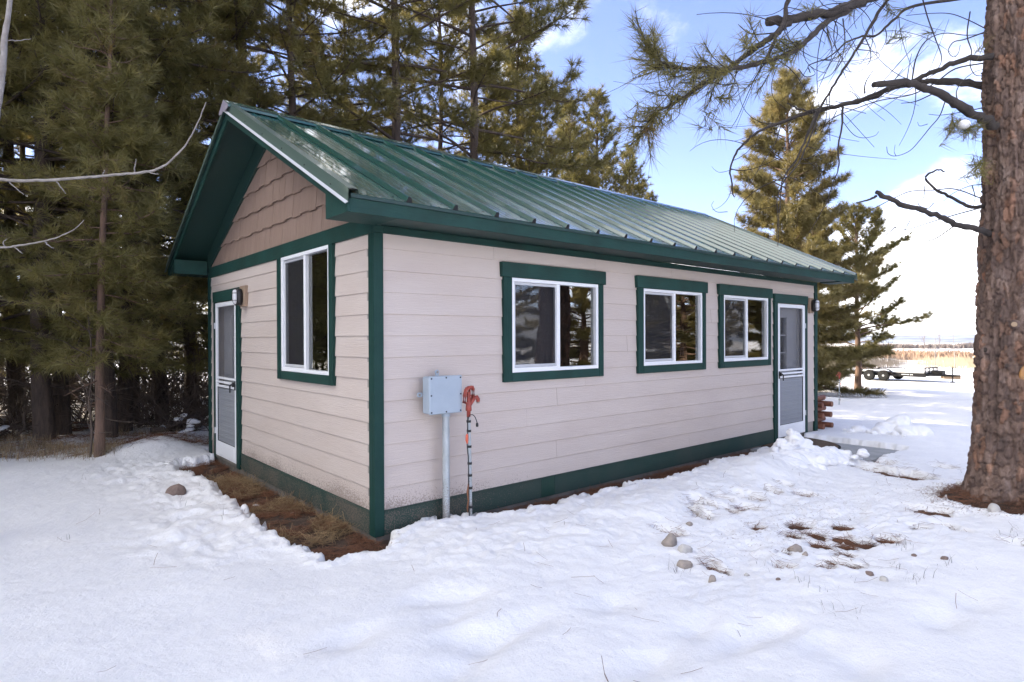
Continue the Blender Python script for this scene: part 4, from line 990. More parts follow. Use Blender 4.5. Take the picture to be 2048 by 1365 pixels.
def limb(pts, r0, r1, name='branch', n=7, m=None, parent=None, end=True, rough=.0):
    """pts: (pixel x, pixel y, depth offset from the trunk)"""
    P = np.array([pix(a, b, DP+d)-BZ for a, b, d in pts]); P = spline(P, 6); k = len(P)
    P[1:-1] += rb_.normal(size=(k-2, 3))*(r0*.16)
    rr = (r0+(r1-r0)*np.linspace(0, 1, k)**.8)*(1+rb_.normal(size=k)*.07)
    V, F = tube_np(P, rr, n); mb = MB(); mb.add(V, F.tolist(), 0, True)
    if end: mb.add(V[-n:], [tuple(range(n))], 0)
    return P, ob(name, mb.mesh(name, [m or BRANCHG]), parent or BIG)
z5 = lambda x, y, d=0.0: (1240+x*.3945, y*.3945, d)      # pixels of an enlarged crop
zz7 = lambda x, y, d=0.0: (1260+x*.3848, y*.3848, d)
LP = {}
LP['a'], La = limb([z5(1905, 640, -.1), z5(1780, 575, -.22), z5(1660, 497, -.3), z5(1540, 440, -.35), z5(1420, 424, -.38), z5(1285, 432, -.42)], .044, .026)
LP['b'], Lb = limb([z5(1900, 440, .1), z5(1700, 418, .16), z5(1540, 416, .2), z5(1400, 445, .28), z5(1200, 520, .4), z5(1000, 562, .5), z5(830, 615, .6), z5(700, 668, .62), z5(600, 760, .65), z5(560, 880, .65), z5(580, 1000, .65)], .038, .006)
LP['c'], Lc = limb([z5(1890, 288, -.1), z5(1720, 310, .0), z5(1590, 365, .05), z5(1480, 412, .1), z5(1330, 465, .2), z5(1180, 520, .3), z5(1060, 545, .4), z5(930, 560, .5), z5(845, 525, .5)], .030, .006)
LP['d'], Ld = limb([z5(1600, -160, -.2), z5(1290, -20, -.5), z5(1200, 18, -.6), z5(1050, 68, -.7), z5(900, 92, -.75), z5(745, 112, -.8)], .046, .034)
LP['e'], Le = limb([z5(1300, -60, -.4), z5(1180, 40, -.6), z5(1050, 110, -.7), z5(960, 195, -.8), z5(870, 270, -.85), z5(720, 322, -.9), z5(560, 350, -.95), z5(420, 348, -1.0), z5(275, 346, -1.0), z5(210, 310, -1.0), z5(160, 258, -1.0), z5(118, 190, -1.0)], .030, .008)
LP['f'], Lf = limb([z5(880, 98, -.75), z5(800, 162, -.8), z5(700, 240, -.85), z5(560, 340, -.9), z5(430, 425, -.95), z5(280, 522, -1.0), z5(200, 560, -1.05), z5(150, 620, -1.05), z5(100, 690, -1.05)], .028, .006)
LP['g'], Lg = limb([z5(900, -60, -.8), z5(850, 0, -.85), z5(832, 110, -.86), z5(795, 180, -.87), z5(760, 262, -.88), z5(735, 320, -.9)], .022, .010)
LP['h'], Lh = limb([z5(1890, 1188, .0), z5(1800, 1165, -.15), z5(1680, 1128, -.25), z5(1560, 1075, -.32), z5(1400, 1025, -.4), z5(1300, 975, -.45)], .031, .018)
LP['i'], Li = limb([z5(1870, 1045, .1), z5(1770, 1048, .0), z5(1680, 1000, -.1), z5(1590, 955, -.2), z5(1550, 900, -.22), z5(1610, 862, -.22), z5(1645, 872, -.2)], .018, .006)
LP['j'], Lj = limb([z5(1300, 995, -.45), z5(1260, 1015, -.45), z5(1195, 1030, -.45)], .012, .005)
LP['k'], Lk_ = limb([z5(1420, -40, -.2), z5(1340, 20, -.2), z5(1245, 180, -.25), z5(1180, 282, -.28), z5(1110, 390, -.3), z5(1062, 470, -.3), z5(1010, 560, -.3), z5(965, 700, -.3), z5(905, 825, -.3), z5(830, 925, -.3), z5(800, 1010, -.3), z5(795, 1210, -.3)], .016, .004)
LP['l'], Ll = limb([z5(1880, -30, .0), z5(1500, 30, -.05), z5(1390, 100, -.08), z5(1300, 180, -.1), z5(1240, 185, -.1), z5(1150, 215, -.12), z5(1060, 290, -.12), z5(960, 330, -.1), z5(965, 370, -.1)], .016, .004)
LP['m'], Lm = limb([z5(1000, 555, .45), z5(965, 650, .45), z5(900, 800, .45), z5(830, 900, .45), z5(815, 980, .45), z5(800, 1250, .45)], .016, .004)
LP['n'], Ln = limb([z5(1130, 545, .35), z5(1125, 640, .3), z5(1105, 750, .3), z5(1110, 840, .3), z5(1080, 930, .3), z5(1040, 1040, .3), z5(960, 1180, .3)], .011, .003)
def twigs_np(specs): return merge([tube_np(spline(np.array([pix(a, b, DP+d)-BZ for a, b, d in s]), 5), np.linspace(r, r*.45, 5*(len(s)-1)+1), 4) for s, r in specs])
specs = []
def T(r, *pts, d=0.0): specs.append(([z5(x, y, d) for x, y in pts], r))
# drawn from the photograph: the thin curling twigs
T(.006, (790, 168), (700, 175), (655, 170), (620, 145), (600, 125), d=-.8)
T(.007, (1480, 412), (1500, 300), (1550, 210), (1640, 170), (1760, 180), (1860, 170), d=-.05)
T(.006, (1860, 150), (1760, 100), (1670, 70), (1560, 70), (1450, 80), d=-.1)
T(.006, (1860, 160), (1750, 200), (1690, 215), (1665, 260), (1690, 290), (1715, 270), (1725, 230), d=-.1)
T(.006, (1775, 60), (1760, 180), (1782, 260), (1775, 330), (1800, 380), (1850, 385), d=-.1)
T(.006, (1530, -20), (1560, 90), (1600, 200), (1630, 290), (1610, 350), (1550, 375), d=-.15)
T(.005, (1240, 185), (1270, 260), (1262, 320), (1210, 365), (1150, 360), (1140, 345), d=-.12)
T(.005, (1120, 290), (1080, 370), (1030, 400), (1000, 415), d=-.12)
T(.006, (1130, 95), (1140, 200), (1125, 300), (1090, 360), d=-.5)
T(.007, (1240, 475), (1245, 420), (1285, 355), d=-.38)
T(.006, (1220, 520), (1180, 470), (1130, 462), d=.3)
T(.006, (1360, 470), (1390, 410), (1435, 350), d=.1)
T(.007, (1850, 320), (1700, 350), (1600, 420), (1480, 480), (1320, 510), (1200, 550), (1080, 600), (1010, 665), d=.1)
T(.006, (1600, 470), (1500, 515), (1425, 525), d=-.2)
T(.005, (1850, 545), (1780, 560), (1700, 575), (1620, 585), (1565, 580), d=-.1)
T(.005, (1650, 510), (1620, 590), (1570, 650), (1530, 700), (1470, 765), (1400, 792), (1360, 780), (1352, 745), d=-.25)
T(.003, (1400, 792), (1390, 770), (1395, 735), d=-.25)
T(.003, (1560, 630), (1520, 640), (1508, 620), d=-.25)
T(.005, (1715, 520), (1705, 470), (1730, 420), (1790, 370), (1850, 350), d=-.15)
T(.004, (1125, 610), (1180, 680), (1230, 700), (1290, 690), (1312, 668), d=.3)
T(.005, (1100, 560), (1060, 640), (1045, 665), d=.3)
T(.005, (820, 620), (790, 720), (740, 800), (690, 880), (640, 960), (610, 985), d=.6)
T(.005, (905, 350), (940, 390), (990, 375), (960, 330), d=-.12)
T(.006, (1840, 1010), (1700, 960), (1590, 965), (1480, 970), (1400, 1000), (1280, 1060), (1260, 1050), d=-.2)
T(.006, (1830, 1055), (1700, 1090), (1600, 1120), (1450, 1165), (1380, 1150), d=-.2)
T(.006, (1690, 1150), (1600, 1210), (1540, 1222), (1485, 1205), d=-.28)
T(.005, (1400, 1150), (1340, 1200), (1290, 1250), d=-.3)
T(.005, (1785, 940), (1800, 1000), (1790, 1045), d=-.05)
T(.004, (1840, 935), (1770, 945), (1690, 980), (1640, 1020), d=-.05)
T(.004, (1560, 1060), (1515, 1040), (1500, 985), d=-.3)
T(.004, (1470, 1120), (1440, 1180), (1455, 1220), d=-.3)
T(.004, (1545, 940), (1540, 1000), (1510, 1040), d=-.22)
T(.003, (575, 860), (510, 875), (480, 862), (465, 845), d=.6)
T(.004, (545, 1075), (490, 1075), (465, 1045), (475, 1020), d=.6)
T(.004, (1590, 1030), (1560, 1060), (1530, 1050), d=-.3)
T(.005, (240, 560), (260, 520), (220, 465), (180, 465), (150, 480), d=-1.0)
T(.004, (300, 510), (300, 580), (260, 620), (235, 630), d=-1.0)
T(.004, (470, 400), (440, 480), (430, 560), (450, 600), d=-.95)
T(.004, (560, 370), (600, 450), (550, 500), (510, 500), d=-.9)
T(.004, (720, 330), (660, 450), (600, 590), (560, 655), d=-.88)
T(.004, (800, 330), (770, 420), (780, 500), (850, 560), d=-.85)
T(.004, (150, 610), (140, 570), (90, 570), (60, 600), d=-1.05)
T(.004, (200, 570), (215, 640), (180, 690), d=-1.05)
T(.004, (430, 590), (430, 640), (390, 660), d=-.95)
for q in range(110):                                  # the finer dead sprays hanging from the top limbs
    key = rb_.choice(list('bckldge')); P = LP[key]; i = rb_.randint(6, len(P)-4); p = P[i].copy(); d = unit(rb_.normal(size=3)*(.6, .6, .35)+np.array([0, 0, -.25])); pts = [p]; cv = rb_.normal(size=3)*.32; L = rb_.uniform(.25, .8)
    for s in range(7): d = unit(d+cv*.5); p = p+d*L/7; pts.append(p)
    specs.append((pts, -rb_.uniform(.0026, .0052)))
tw = []
for s, r in specs:
    if r < 0: P = np.array(s); r = -r
    else: P = spline(np.array([pix(a, b, DP+d)-BZ for a, b, d in s]), 5)
    tw.append(tube_np(P, np.linspace(r, r*.45, len(P)), 4))
V, F = merge(tw); me = np_mesh('twigs', V, F, True); me.materials.append(BRANCHG); ob('twigs', me, BIG, kind='stuff')
# live needle tufts on the two long limbs
TP, TD, TS = [], [], []
def tuft(p, d, s=.19): TP.append(p); TD.append(unit(np.array(d))); TS.append(s)
tw = []
for key, lo, dens in (('e', .30, 1.5), ('f', .22, 1.5)):
    P = LP[key]; k = len(P)
    for i in range(int(k*lo), k-1):
        d = unit(P[i+1]-P[i])
        for r_ in range(1 if rb_.rand() < .8 else 2):
            L = rb_.uniform(.10, .42)*(1.15-.6*i/k); dd = unit(d*.8+rb_.normal(size=3)*(.6, .6, .5)); q = P[i].copy(); pts = [q]
            for s in range(4): dd = unit(dd+np.array([0, 0, .05])+rb_.normal(size=3)*.12); q = q+dd*L/4; pts.append(q)
            tw.append(tube_np(pts, np.linspace(.005, .003, 5), 4)); tuft(q, dd, rb_.uniform(.15, .2))
    tuft(P[-1], P[-1]-P[-2], .2)
for (x, y, d) in [(120, 185, -1), (150, 250, -1), (260, 340, -1), (120, 590, -1.05), (80, 600, -1.05), (100, 690, -1.05), (60, 620, -1.05), (180, 465, -1), (255, 610, -1), (175, 680, -1.05), (395, 640, -.95), (440, 580, -.95), (520, 500, -.9), (560, 500, -.9), (530, 660, -.88), (930, 45, -.7), (1110, 290, -.5), (1060, 190, -.6), (1400, 200, -.2), (1420, 150, -.2), (1370, 60, -.2), (1550, 170, -.1),
                  (660, 210, -.85), (640, 240, -.85), (720, 260, -.85), (1160, 80, -.5), (880, 240, -.8), (960, 60, -.7), (1350, 80, -.25), (1845, 240, -.1)]:
    p = pix(*z5(x, y)[:2], DP+d)-BZ; tuft(p, rb_.normal(size=3)+np.array([-.4, 0, -.1]), .18)
for (x, y) in [(1750, 635), (1700, 645), (1680, 660), (1790, 640), (1720, 620), (1830, 640), (1770, 660), (1800, 850), (1830, 870), (1775, 840), (1820, 880)]:
    for r_ in range(2): p = pix(*z5(x, y)[:2], DP-.25+rb_.normal()*.08)-BZ; tuft(p, np.array([-.5, -.3, rb_.uniform(-.6, .3)])*1.0+rb_.normal(size=3)*.4, .16)
V, F = merge(tw); me = np_mesh('twigs', V, F, True); me.materials.append(BRANCHG); ob('twigs', me, BIG, kind='stuff')
V, F = needles_np(np.array(TP), unit(np.array(TD)), np.array(TS), rb_, 38, .0050, spread=.75, back=.16, droop=.06)
# the crown above the frame
TP2, TD2, TS2 = [], [], []; tubes = []
for i in range(60):
    z = rb_.uniform(6.2, 16.5); a = rb_.rand()*6.28; L = rb_.uniform(1.5, 3.6)*(1-(z-6)/13); p = np.array([0, 0, z]); d = np.array([cos(a), sin(a), rb_.uniform(-.1, .3)]); pts = [p]
    for s in range(6): d = unit(d+rb_.normal(size=3)*.1); p = p+d*L/6; pts.append(p)
    tubes.append(tube_np(pts, np.linspace(.035, .01, 7), 5))
    for s in range(26): j = rb_.randint(2, 7); TP2.append(pts[j]+rb_.normal(size=3)*.22); TD2.append(unit(d+rb_.normal(size=3)*.6)); TS2.append(.2)
V2, F2 = needles_np(np.array(TP2), unit(np.array(TD2)), np.array(TS2), rb_, 26, .012)
V, F = merge([(V, F), (V2, F2)]); me = np_mesh('needles', V, F); me.materials.append(NEEDLE); ob('needles', me, BIG, kind='stuff')
V, F = merge(tubes); me = np_mesh('branches', V, F, True); me.materials.append(BRANCHG); ob('branches', me, BIG, kind='stuff')
# a lump of snow caught in the low needles
p = pix(*z5(1745, 632)[:2], DP-.32); mb = MB().ell((0, 0, 0), (.055, .045, .04), 3)
tag(ob('snow_lump', mb.mesh('snow_lump', [SNOWCLEAN]), None, p), 'small lump of snow caught in needles beside the huge trunk', 'snow')

# ------------------------------------------------------------------ pale bare sapling at the left edge
DS = 4.5; sb = pix(-78, 1090, DS); sb[2] = gz(sb[0], sb[1])-.02
SAP = empty('bare_sapling', sb, label='pale leafless sapling reaching in from the left edge', cat='tree'); sb = np.array(SAP.location)
def sap(pts, r0, r1, name, n=7):
    P = spline(np.array([pix(a, b, DS+d)-sb for a, b, d in pts]), 6); k = len(P); P[1:-1] += rb_.normal(size=(k-2, 3))*.0015
    V, F = tube_np(P, np.linspace(r0, r1, k)*(1+rb_.normal(size=k)*.05), n); mb = MB(); mb.add(V, F.tolist(), 0, True); ob(name, mb.mesh(name, [ASPEN]), SAP); return P
P0 = sb; q0 = (-78, 1100, 0)
sap([(-78, 1120, 0), (-66, 900, 0), (-52, 640, 0), (-34, 400, 0), (-14, 270, 0), (2, 170, 0), (9, 80, 0), (20, 0, 0), (34, -150, 0), (40, -330, 0)], .036, .012, 'trunk', 9)
sap([(-36, 352, 0), (0, 359, -.05), (60, 362, -.1), (150, 357, -.15), (230, 350, -.2), (300, 343, -.25), (338, 325, -.28), (375, 285, -.3), (398, 240, -.32), (412, 205, -.33)], .0135, .003, 'branch')
sap([(-50, 480, 0), (0, 495, -.1), (60, 488, -.15), (110, 477, -.2), (150, 458, -.22), (168, 440, -.25)], .009, .002, 'branch')
for pts in ([(15, 362, -.06), (30, 375, -.06), (48, 390, -.05)], [(110, 360, -.12), (122, 375, -.1), (132, 388, -.1)], [(268, 346, -.22), (270, 332, -.24), (272, 318, -.25)], [(295, 343, -.25), (305, 347, -.26), (318, 349, -.26)], [(205, 352, -.18), (210, 340, -.2)], [(90, 484, -.18), (98, 492, -.18), (108, 497, -.16)], [(10, 494, -.1), (6, 486, -.12), (14, 478, -.13)], [(25, 492, -.1), (40, 503, -.1), (45, 508, -.1)], [(6, 80, 0), (30, 82, .05), (62, 78, .1)], [(0, 180, 0), (12, 165, .02)]):
    sap(pts, .0055, .002, 'twig', 5)

# ================================================================== things round the house
def rock(px_, py_, wpx, label, m=ROCK, h=.62, asp=1.0, seed=0, z=.09, yaw=0.0):
    p = gp(px_, py_, z); D = float(np.dot(p-CAM, FW)); r = wpx/FPX*D*.5
    rng = np.random.RandomState(seed+int(px_)); bm = bmesh.new(); bmesh.ops.create_icosphere(bm, subdivisions=3, radius=1)
    pl = [(unit(rng.normal(size=3)), rng.uniform(.62, .95)) for _ in range(9)]
    for v in bm.verts:
        c = np.array(v.co)
        for n_, d_ in pl:
            e = c@n_-d_
            if e > 0: c = c-n_*e*.85
        c = c*(1+.05*rng.normal()*.5+.05*sin(c[0]*5+seed)*cos(c[1]*4))
        v.co = Vector((c[0]*r*1.05, c[1]*r*.9*asp, c[2]*r*h*1.25))
    mb = MB().bm(bm, 0, False); x, y = p[0]+FW[0]*r*.5, p[1]+FW[1]*r*.5
    return ob('rock', mb.mesh('rock', [m]), None, (x, y, top(x, y)+r*h*.12), (0, 0, yaw), label=label, cat='rock', group='rocks lying about the yard')
def zc(x, y): return (1000+x*.5117, 880+y*.5117)
rock(347, 988, 36, 'dark red brown rock at the snow edge by the gable soil', ROCKD, .75, seed=1)
rock(*zc(668, 403), 35, 'tan rock, left one of the two side by side in the snow bank', ROCK, .8, seed=2)
rock(*zc(729, 428), 33, 'pale grey rock touching the tan rock, right of it', ROCKW, .7, seed=3)
rock(*zc(728, 487), 36, 'smooth brown oval rock below the pair of rocks', ROCK, .55, seed=4)
rock(*zc(832, 548), 19, 'small brown upright rock nearest the camera on the right', ROCK, 1.0, seed=5)
rock(*zc(1160, 412), 31, 'tan rock beside a brown melted patch with a small rock touching it', ROCK, .75, seed=6)
rock(*zc(1197, 434), 16, 'small tan rock touching a larger tan rock at its lower right', ROCK, .8, seed=7)
rock(*zc(742, 334), 14, 'small tan stone above the pair of rocks', ROCK, .6, seed=8)
rock(*zc(967, 517), 12, 'small grey green stone lying alone left of the twig', ROCKW, .6, seed=9)
rock(*zc(1090, 542), 11, 'tiny brown stone in front of the small grey stone', ROCKD, .6, seed=10)
rock(*zc(1450, 520), 19, 'flat dark speckled stone next to the round white stone', ROCKD, .5, seed=11)
rock(*zc(1506, 547), 18, 'round whitish stone out on the open snow', ROCKW, .9, seed=12)
rock(*zc(1622, 447), 12, 'small reddish stone in the snow before the huge trunk', ROCKD, .6, seed=13)
rock(*zc(1745, 470), 17, 'flat brown stone with a straw beside it', ROCKD, .45, seed=14)
rock(*zc(1938, 276), 23, 'pale round rock on needle litter at the foot of the huge trunk', ROCKW, 1.0, seed=15, z=.12)
rock(510, 1006, 17, 'pale grey stone in the middle of the gable soil', ROCKW, .7, seed=16, z=.03)
rock(471, 1003, 12, 'small pale chip of stone left of the grey stone on the soil', ROCKW, .5, seed=17, z=.03)
rock(531, 1009, 10, 'small grey stone just right of the pale grey soil stone', ROCK, .6, seed=18, z=.03)
rock(584, 1026, 11, 'small brown stone on the soil near the skirt board', ROCKD, .6, seed=19, z=.03)
rock(590, 1002, 9, 'tiny pale stone touching the skirt board', ROCKW, .6, seed=20, z=.03)
rock(445, 952, 12, 'flat buff stone below the gable door', ROCK, .5, seed=21, z=.03)

# ---- electrical box on its pipe
eb = empty('electrical_box', (.605, -.09, 0), label='grey square electrical box on a galvanised pipe by the wall', cat='electrical box')
L_ = lambda x0, x1, y0, y1, z0, z1, **k: MB().box(x0-.605, x1-.605, y0+.09, y1+.09, z0, z1, **k)
bx0, bx1, bz0, bz1 = .402, .722, .992, 1.300
ob('enclosure', L_(bx0+.004, bx1-.004, -.142, -.045, bz0+.004, bz1-.004, ch=.010).mesh('enclosure', [GREYBOX]), eb)
ob('cover', L_(bx0, bx1, -.160, -.143, bz0, bz1, ch=.006).mesh('cover', [GREYBOX]), eb)
for i, (x, z) in enumerate([(bx0+.018, bz1-.018), ((bx0+bx1)/2, bz1-.015), (bx1-.018, bz1-.018), (bx0+.016, (bz0+bz1)/2), (bx1-.016, (bz0+bz1)/2), (bx0+.018, bz0+.018), ((bx0+bx1)/2, bz0+.016), (bx1-.018, bz0+.018)]):
    ob('screw', MB().tube([(x-.605, -.0695, z), (x-.605, -.0735, z)], .0068, 10, 0, False).mesh('screw', [BLACK]), eb)
def ear(x, z, dx, dz):
    mb = MB(); a = (x-.605, .038, z)
    bm = bmesh.new(); bmesh.ops.create_cone(bm, cap_ends=True, segments=14, radius1=.020, radius2=.020, depth=.008)
    M_ = Matrix.Translation(a) @ Matrix.Rotation(pi/2, 4, 'X'); mb.bm(bm, 0, False, M_)
    mb.box(a[0]-(.016 if dx == 0 else (.0 if dx > 0 else .0)), a[0]+(.016 if dx == 0 else .03), .0345, .0415, z-(.03 if dz > 0 else .016), z+(.0 if dz > 0 else .016))
    mb.tube([(a[0], .034, z), (a[0], .028, z)], .009, 8, 1, False)
    ob('mounting_ear', mb.mesh('mounting_ear', [GREYBOX, BRASS]), eb)
ear(.545, 1.328, 0, 1); ear(.372, 1.150, -1, 0)
ob('pipe', MB().tube([(.0, 0, -.25), (0, 0, .965), (0, 0, bz0-.004)], [.030, .030, .030], 18).mesh('pipe', [GALV]), eb)
ob('pipe_collar', MB().tube([(0, 0, bz0-.03), (0, 0, bz0+.002)], .036, 18).mesh('pipe_collar', [GREYBOX]), eb)

# ---- frost free yard hydrant
def hydrant():
    h = empty('yard_hydrant', (.765, -.19, 0), label='red headed yard hydrant with black taped cord beside the grey box', cat='hydrant')
    zt = .955                                                            # top of the pipe
    ob('pipe', MB().tube([(.022, .0, -.25), (.010, 0, .45), (0, 0, zt)], .0155, 12).mesh('pipe', [GALV]), h)
    mb = MB(); mb.tube([(0, 0, zt-.005), (0, 0, zt+.045), (0, 0, zt+.048), (0, 0, zt+.075), (0, 0, zt+.115), (.0, 0, zt+.135)], [.0165, .0165, .026, .025, .020, .012], 12)
    mb.tube([(0, 0, zt+.085), (.030, -.004, zt+.120), (.056, -.006, zt+.150), (.080, -.008, zt+.157), (.092, -.008, zt+.140), (.093, -.008, zt+.118)], [.018, .016, .0155, .0175, .0175, .0165], 12)
    mb.box(-.012, .012, -.012, .012, zt+.10, zt+.205, ch=.003); mb.box(-.018, .026, -.010, .010, zt+.165, zt+.18, ch=.003)
    ob('hydrant_head', mb.mesh('hydrant_head', [RED]), h)
    ob('hose_thread', MB().tube([(.093, -.008, zt+.118), (.093, -.008, zt+.104)], .0145, 12).mesh('hose_thread', [BRASS]), h)
    lp = [(-.018, zt+.110), (-.046, zt+.118), (-.040, zt+.175), (-.028, zt+.222), (.000, zt+.240), (.034, zt+.246), (.044, zt+.225), (.046, zt+.170), (.036, zt+.125), (.012, zt+.10)]
    mb = MB()
    for s in (-.014, .010): mb.tube([(x, s, z) for x, z in lp], [.008, .009, .009, .010, .011, .011, .010, .009, .009, .008], 8)
    mb.box(-.030, .040, -.014, .010, zt+.228, zt+.246, ch=.004); mb.box(.006, .014, -.012, .012, zt+.12, zt+.23)
    ob('lever_handle', mb.mesh('lever_handle', [RED]), h)
    for z in (.915, .835, .705, .565, .465, .36, .20): ob('tape_band', MB().tube([(.022-.022*z/zt, 0, z-.010), (.022-.022*z/zt, 0, z+.010)], .0195, 12, 0, True).mesh('tape_band', [BLACK]), h)
    c1 = spline([(-.017, -.012, .91), (-.012, -.02, .955), (.012, -.026, .972), (.040, -.03, .955), (.060, -.03, .915), (.066, -.03, .895)], 5)
    c2 = spline([(-.018, -.012, .955), (-.022, -.014, .83), (-.030, -.018, .74), (-.026, -.018, .67), (-.016, -.016, .60), (-.016, -.016, .40), (-.012, -.016, .20), (.0, -.018, -.1)], 5)
    mb = MB(); mb.tube(c1, .0036, 6); mb.tube(c2, .0042, 6); ob('power_cord', mb.mesh('power_cord', [BLACK]), h)
    ob('cord_plug', MB().tube([(.066, -.03, .900), (.066, -.03, .892), (.066, -.03, .870), (.066, -.03, .866)], [.005, .011, .012, .007], 8).mesh('cord_plug', [BLACK]), h)
    ob('orange_lamp_end', MB().tube([(-.031, -.02, .815), (-.033, -.02, .80), (-.034, -.02, .76), (-.031, -.02, .735)], [.005, .012, .012, .005], 8).mesh('orange_lamp_end', [ORANGE]), h)
    ob('rag_strip', MB().tube([(-.014, -.014, .40), (-.024, -.012, .33), (-.016, -.015, .26), (-.026, -.012, .20), (-.02, -.01, .16)], [.006, .009, .007, .008, .003], 6).mesh('rag_strip', [PSTRAW]), h)
    return h
hy = hydrant()
h2 = copy_tree(hy); p = pix(1679, 822, 22.4); h2.location = (p[0], p[1], gz(p[0], p[1])-.02); h2.rotation_euler = (0, 0, 2.1)
h2['label'] = 'small red headed yard hydrant far off, left of the open pine trunk'

# ---- log planter corner behind the house
cr = empty('log_crib', (8.32, .16, gz(8.3, .1)), label='stack of notched reddish brown logs at the far house corner', cat='log stack')
for i in range(6):
    zc_ = .045+.088*i; mb = MB(); j = (i*37 % 7)/7*.03
    if i % 2: mb.tube([(-.30-j, 0, zc_), (.20+j, 0, zc_)], .046, 12, 0, True, False); mb.tube([(.20+j, 0, zc_), (.201+j, 0, zc_)], .0455, 12, 1, False); mb.tube([(-.30-j, 0, zc_), (-.301-j, 0, zc_)], .0455, 12, 1, False)
    else: mb.tube([(.09, -.20+j, zc_), (.09, 1.3, zc_)], .046, 12, 0, True, False); mb.tube([(.09, -.20+j, zc_), (.09, -.201+j, zc_)], .0455, 12, 1, False)
    ob('log', mb.mesh('log', [LOGM, LOGEND]), cr)
for i in range(6):
    if i % 2 == 0:
        zc_ = .045+.088*i; ob('log', MB().tube([(-.22, -.19+(i*13 % 5)*.008, zc_), (-.22, .6, zc_)], .045, 12, 0, True, True).mesh('log', [LOGM]), cr)

# ---- concrete pad and doormat
zp = max(gz(6.9, -1.6), .0)
ob('concrete_pad', MB().box(5.75, 7.18, -1.40, -.004, -.25, .052, ch=.008).mesh('concrete_pad', [CONC]), kind='structure', label='grey concrete pad below the far screen door')
n = 28; cxm, rxm, rym = 6.62, .60, .80
pts = [(cxm+rxm*cos(pi+pi*i/n), -.03+rym*sin(pi+pi*i/n)) for i in range(n+1)]
dm = empty('doormat', (0, 0, .0525), label='brown half round coir doormat on the concrete pad', cat='doormat')
ob('mat_pile', MB().prism([(cxm+(x-cxm)*.955, -.034+(y+.03)*.955) for x, y in pts], 2, .004, .024).mesh('mat_pile', [MAT_]), dm)
ob('mat_edge', MB().prism(pts, 2, .001, .012).mesh('mat_edge', [RUBBER]), dm)

# ---- shovelled snow piles: lumps fused by remeshing, then roughened
def pile(name, blobs, label, vox, seed, disp=.05):
    rng = np.random.RandomState(seed); c0 = np.mean([b[:2] for b in blobs], axis=0); mb = MB()
    for (x, y, z, r) in blobs:
        bm = bmesh.new(); bmesh.ops.create_icosphere(bm, subdivisions=3, radius=1)
        pl = [(unit(rng.normal(size=3)), rng.uniform(.6, .9)) for _ in range(7)]
        for v in bm.verts:
            c = np.array(v.co)
            for n_, d_ in pl:
                e = c@n_-d_
                if e > 0: c = c-n_*e*.8
            v.co = Vector((x-c0[0]+c[0]*r*1.15, y-c0[1]+c[1]*r*1.1, z+c[2]*r*.9))
        mb.bm(bm, 0, True)
    me = mb.mesh(name, [SNOWCLEAN]); o = ob(name, me, None, (c0[0], c0[1], 0), label=label, cat='snow pile')
    m = o.modifiers.new('fuse', 'REMESH'); m.mode = 'VOXEL'; m.voxel_size = vox; m.use_smooth_shade = True
    sm = o.modifiers.new('soften', 'SMOOTH'); sm.factor = .5; sm.iterations = 1
    for sz, st in ((.16, disp), (.05, disp*.45)):
        tx = bpy.data.textures.new(name, 'CLOUDS'); tx.noise_scale = sz; tx.noise_depth = 3
        d = o.modifiers.new('rough', 'DISPLACE'); d.texture = tx; d.strength = st; d.mid_level = .5; d.texture_coords = 'LOCAL'
    return o
rp = np.random.RandomState(4); B = []
for i in range(19):                                     # the heap before the far door
    f = i/18; x = 4.30+1.55*f; B.append((x, -.84-.30*f+rp.normal()*.03, .04, .22+.07*sin(f*pi)-.05*f))
B += [(5.12, -.82, .20, .20), (5.22, -.86, .33, .11), (5.30, -.9, .26, .13), (5.02, -.82, .18, .14), (4.86, -.82, .13, .14), (5.42, -1.0, .16, .14), (5.60, -1.1, .13, .14), (5.74, -1.18, .10, .13), (5.86, -1.2, .05, .12), (5.33, -.96, .18, .12), (4.7, -.82, .09, .13), (5.18, -.84, .43, .055), (5.26, -.85, .40, .05), (5.0, -.8, .33, .07), (4.95, -.86, .25, .07), (5.06, -.8, .29, .06), (4.78, -.8, .19, .07), (5.3, -.88, .28, .055), (5.66, -1.14, .2, .07)]
for i in range(34): x = rp.uniform(4.3, 5.9); B.append((x, -.84-.28*(x-4.4)/1.5-rp.uniform(.0, .36), rp.uniform(.08, .19), rp.uniform(.03, .075)))
for i in range(14): x = rp.uniform(4.7, 5.4); B.append((x, -.84-.1*(x-4.7)-rp.uniform(-.03, .12), rp.uniform(.22, .34), rp.uniform(.025, .05)))
pile('snow_pile', B, 'heap of shovelled chunky snow in front of the far screen door', .0125, 5, .05)
B = []
for (x, y, z, r) in [(8.5, -.85, .0, .26), (8.55, -.95, .14, .17), (8.65, -1.0, .22, .12), (8.35, -.6, .0, .16), (8.25, -.5, .06, .11), (8.45, -1.1, .08, .15), (8.6, -1.25, .02, .18), (8.3, -.78, .05, .12)]: B.append((x, y, z+gz(x, y)-.05, r))
for i in range(14): x = rp.uniform(8.1, 8.8); y = rp.uniform(-1.4, -.3); B.append((x, y, gz(x, y)+.01, rp.uniform(.03, .07)))
pile('snow_pile', B, 'smaller snow pile beyond the concrete pad', .016, 6, .025)

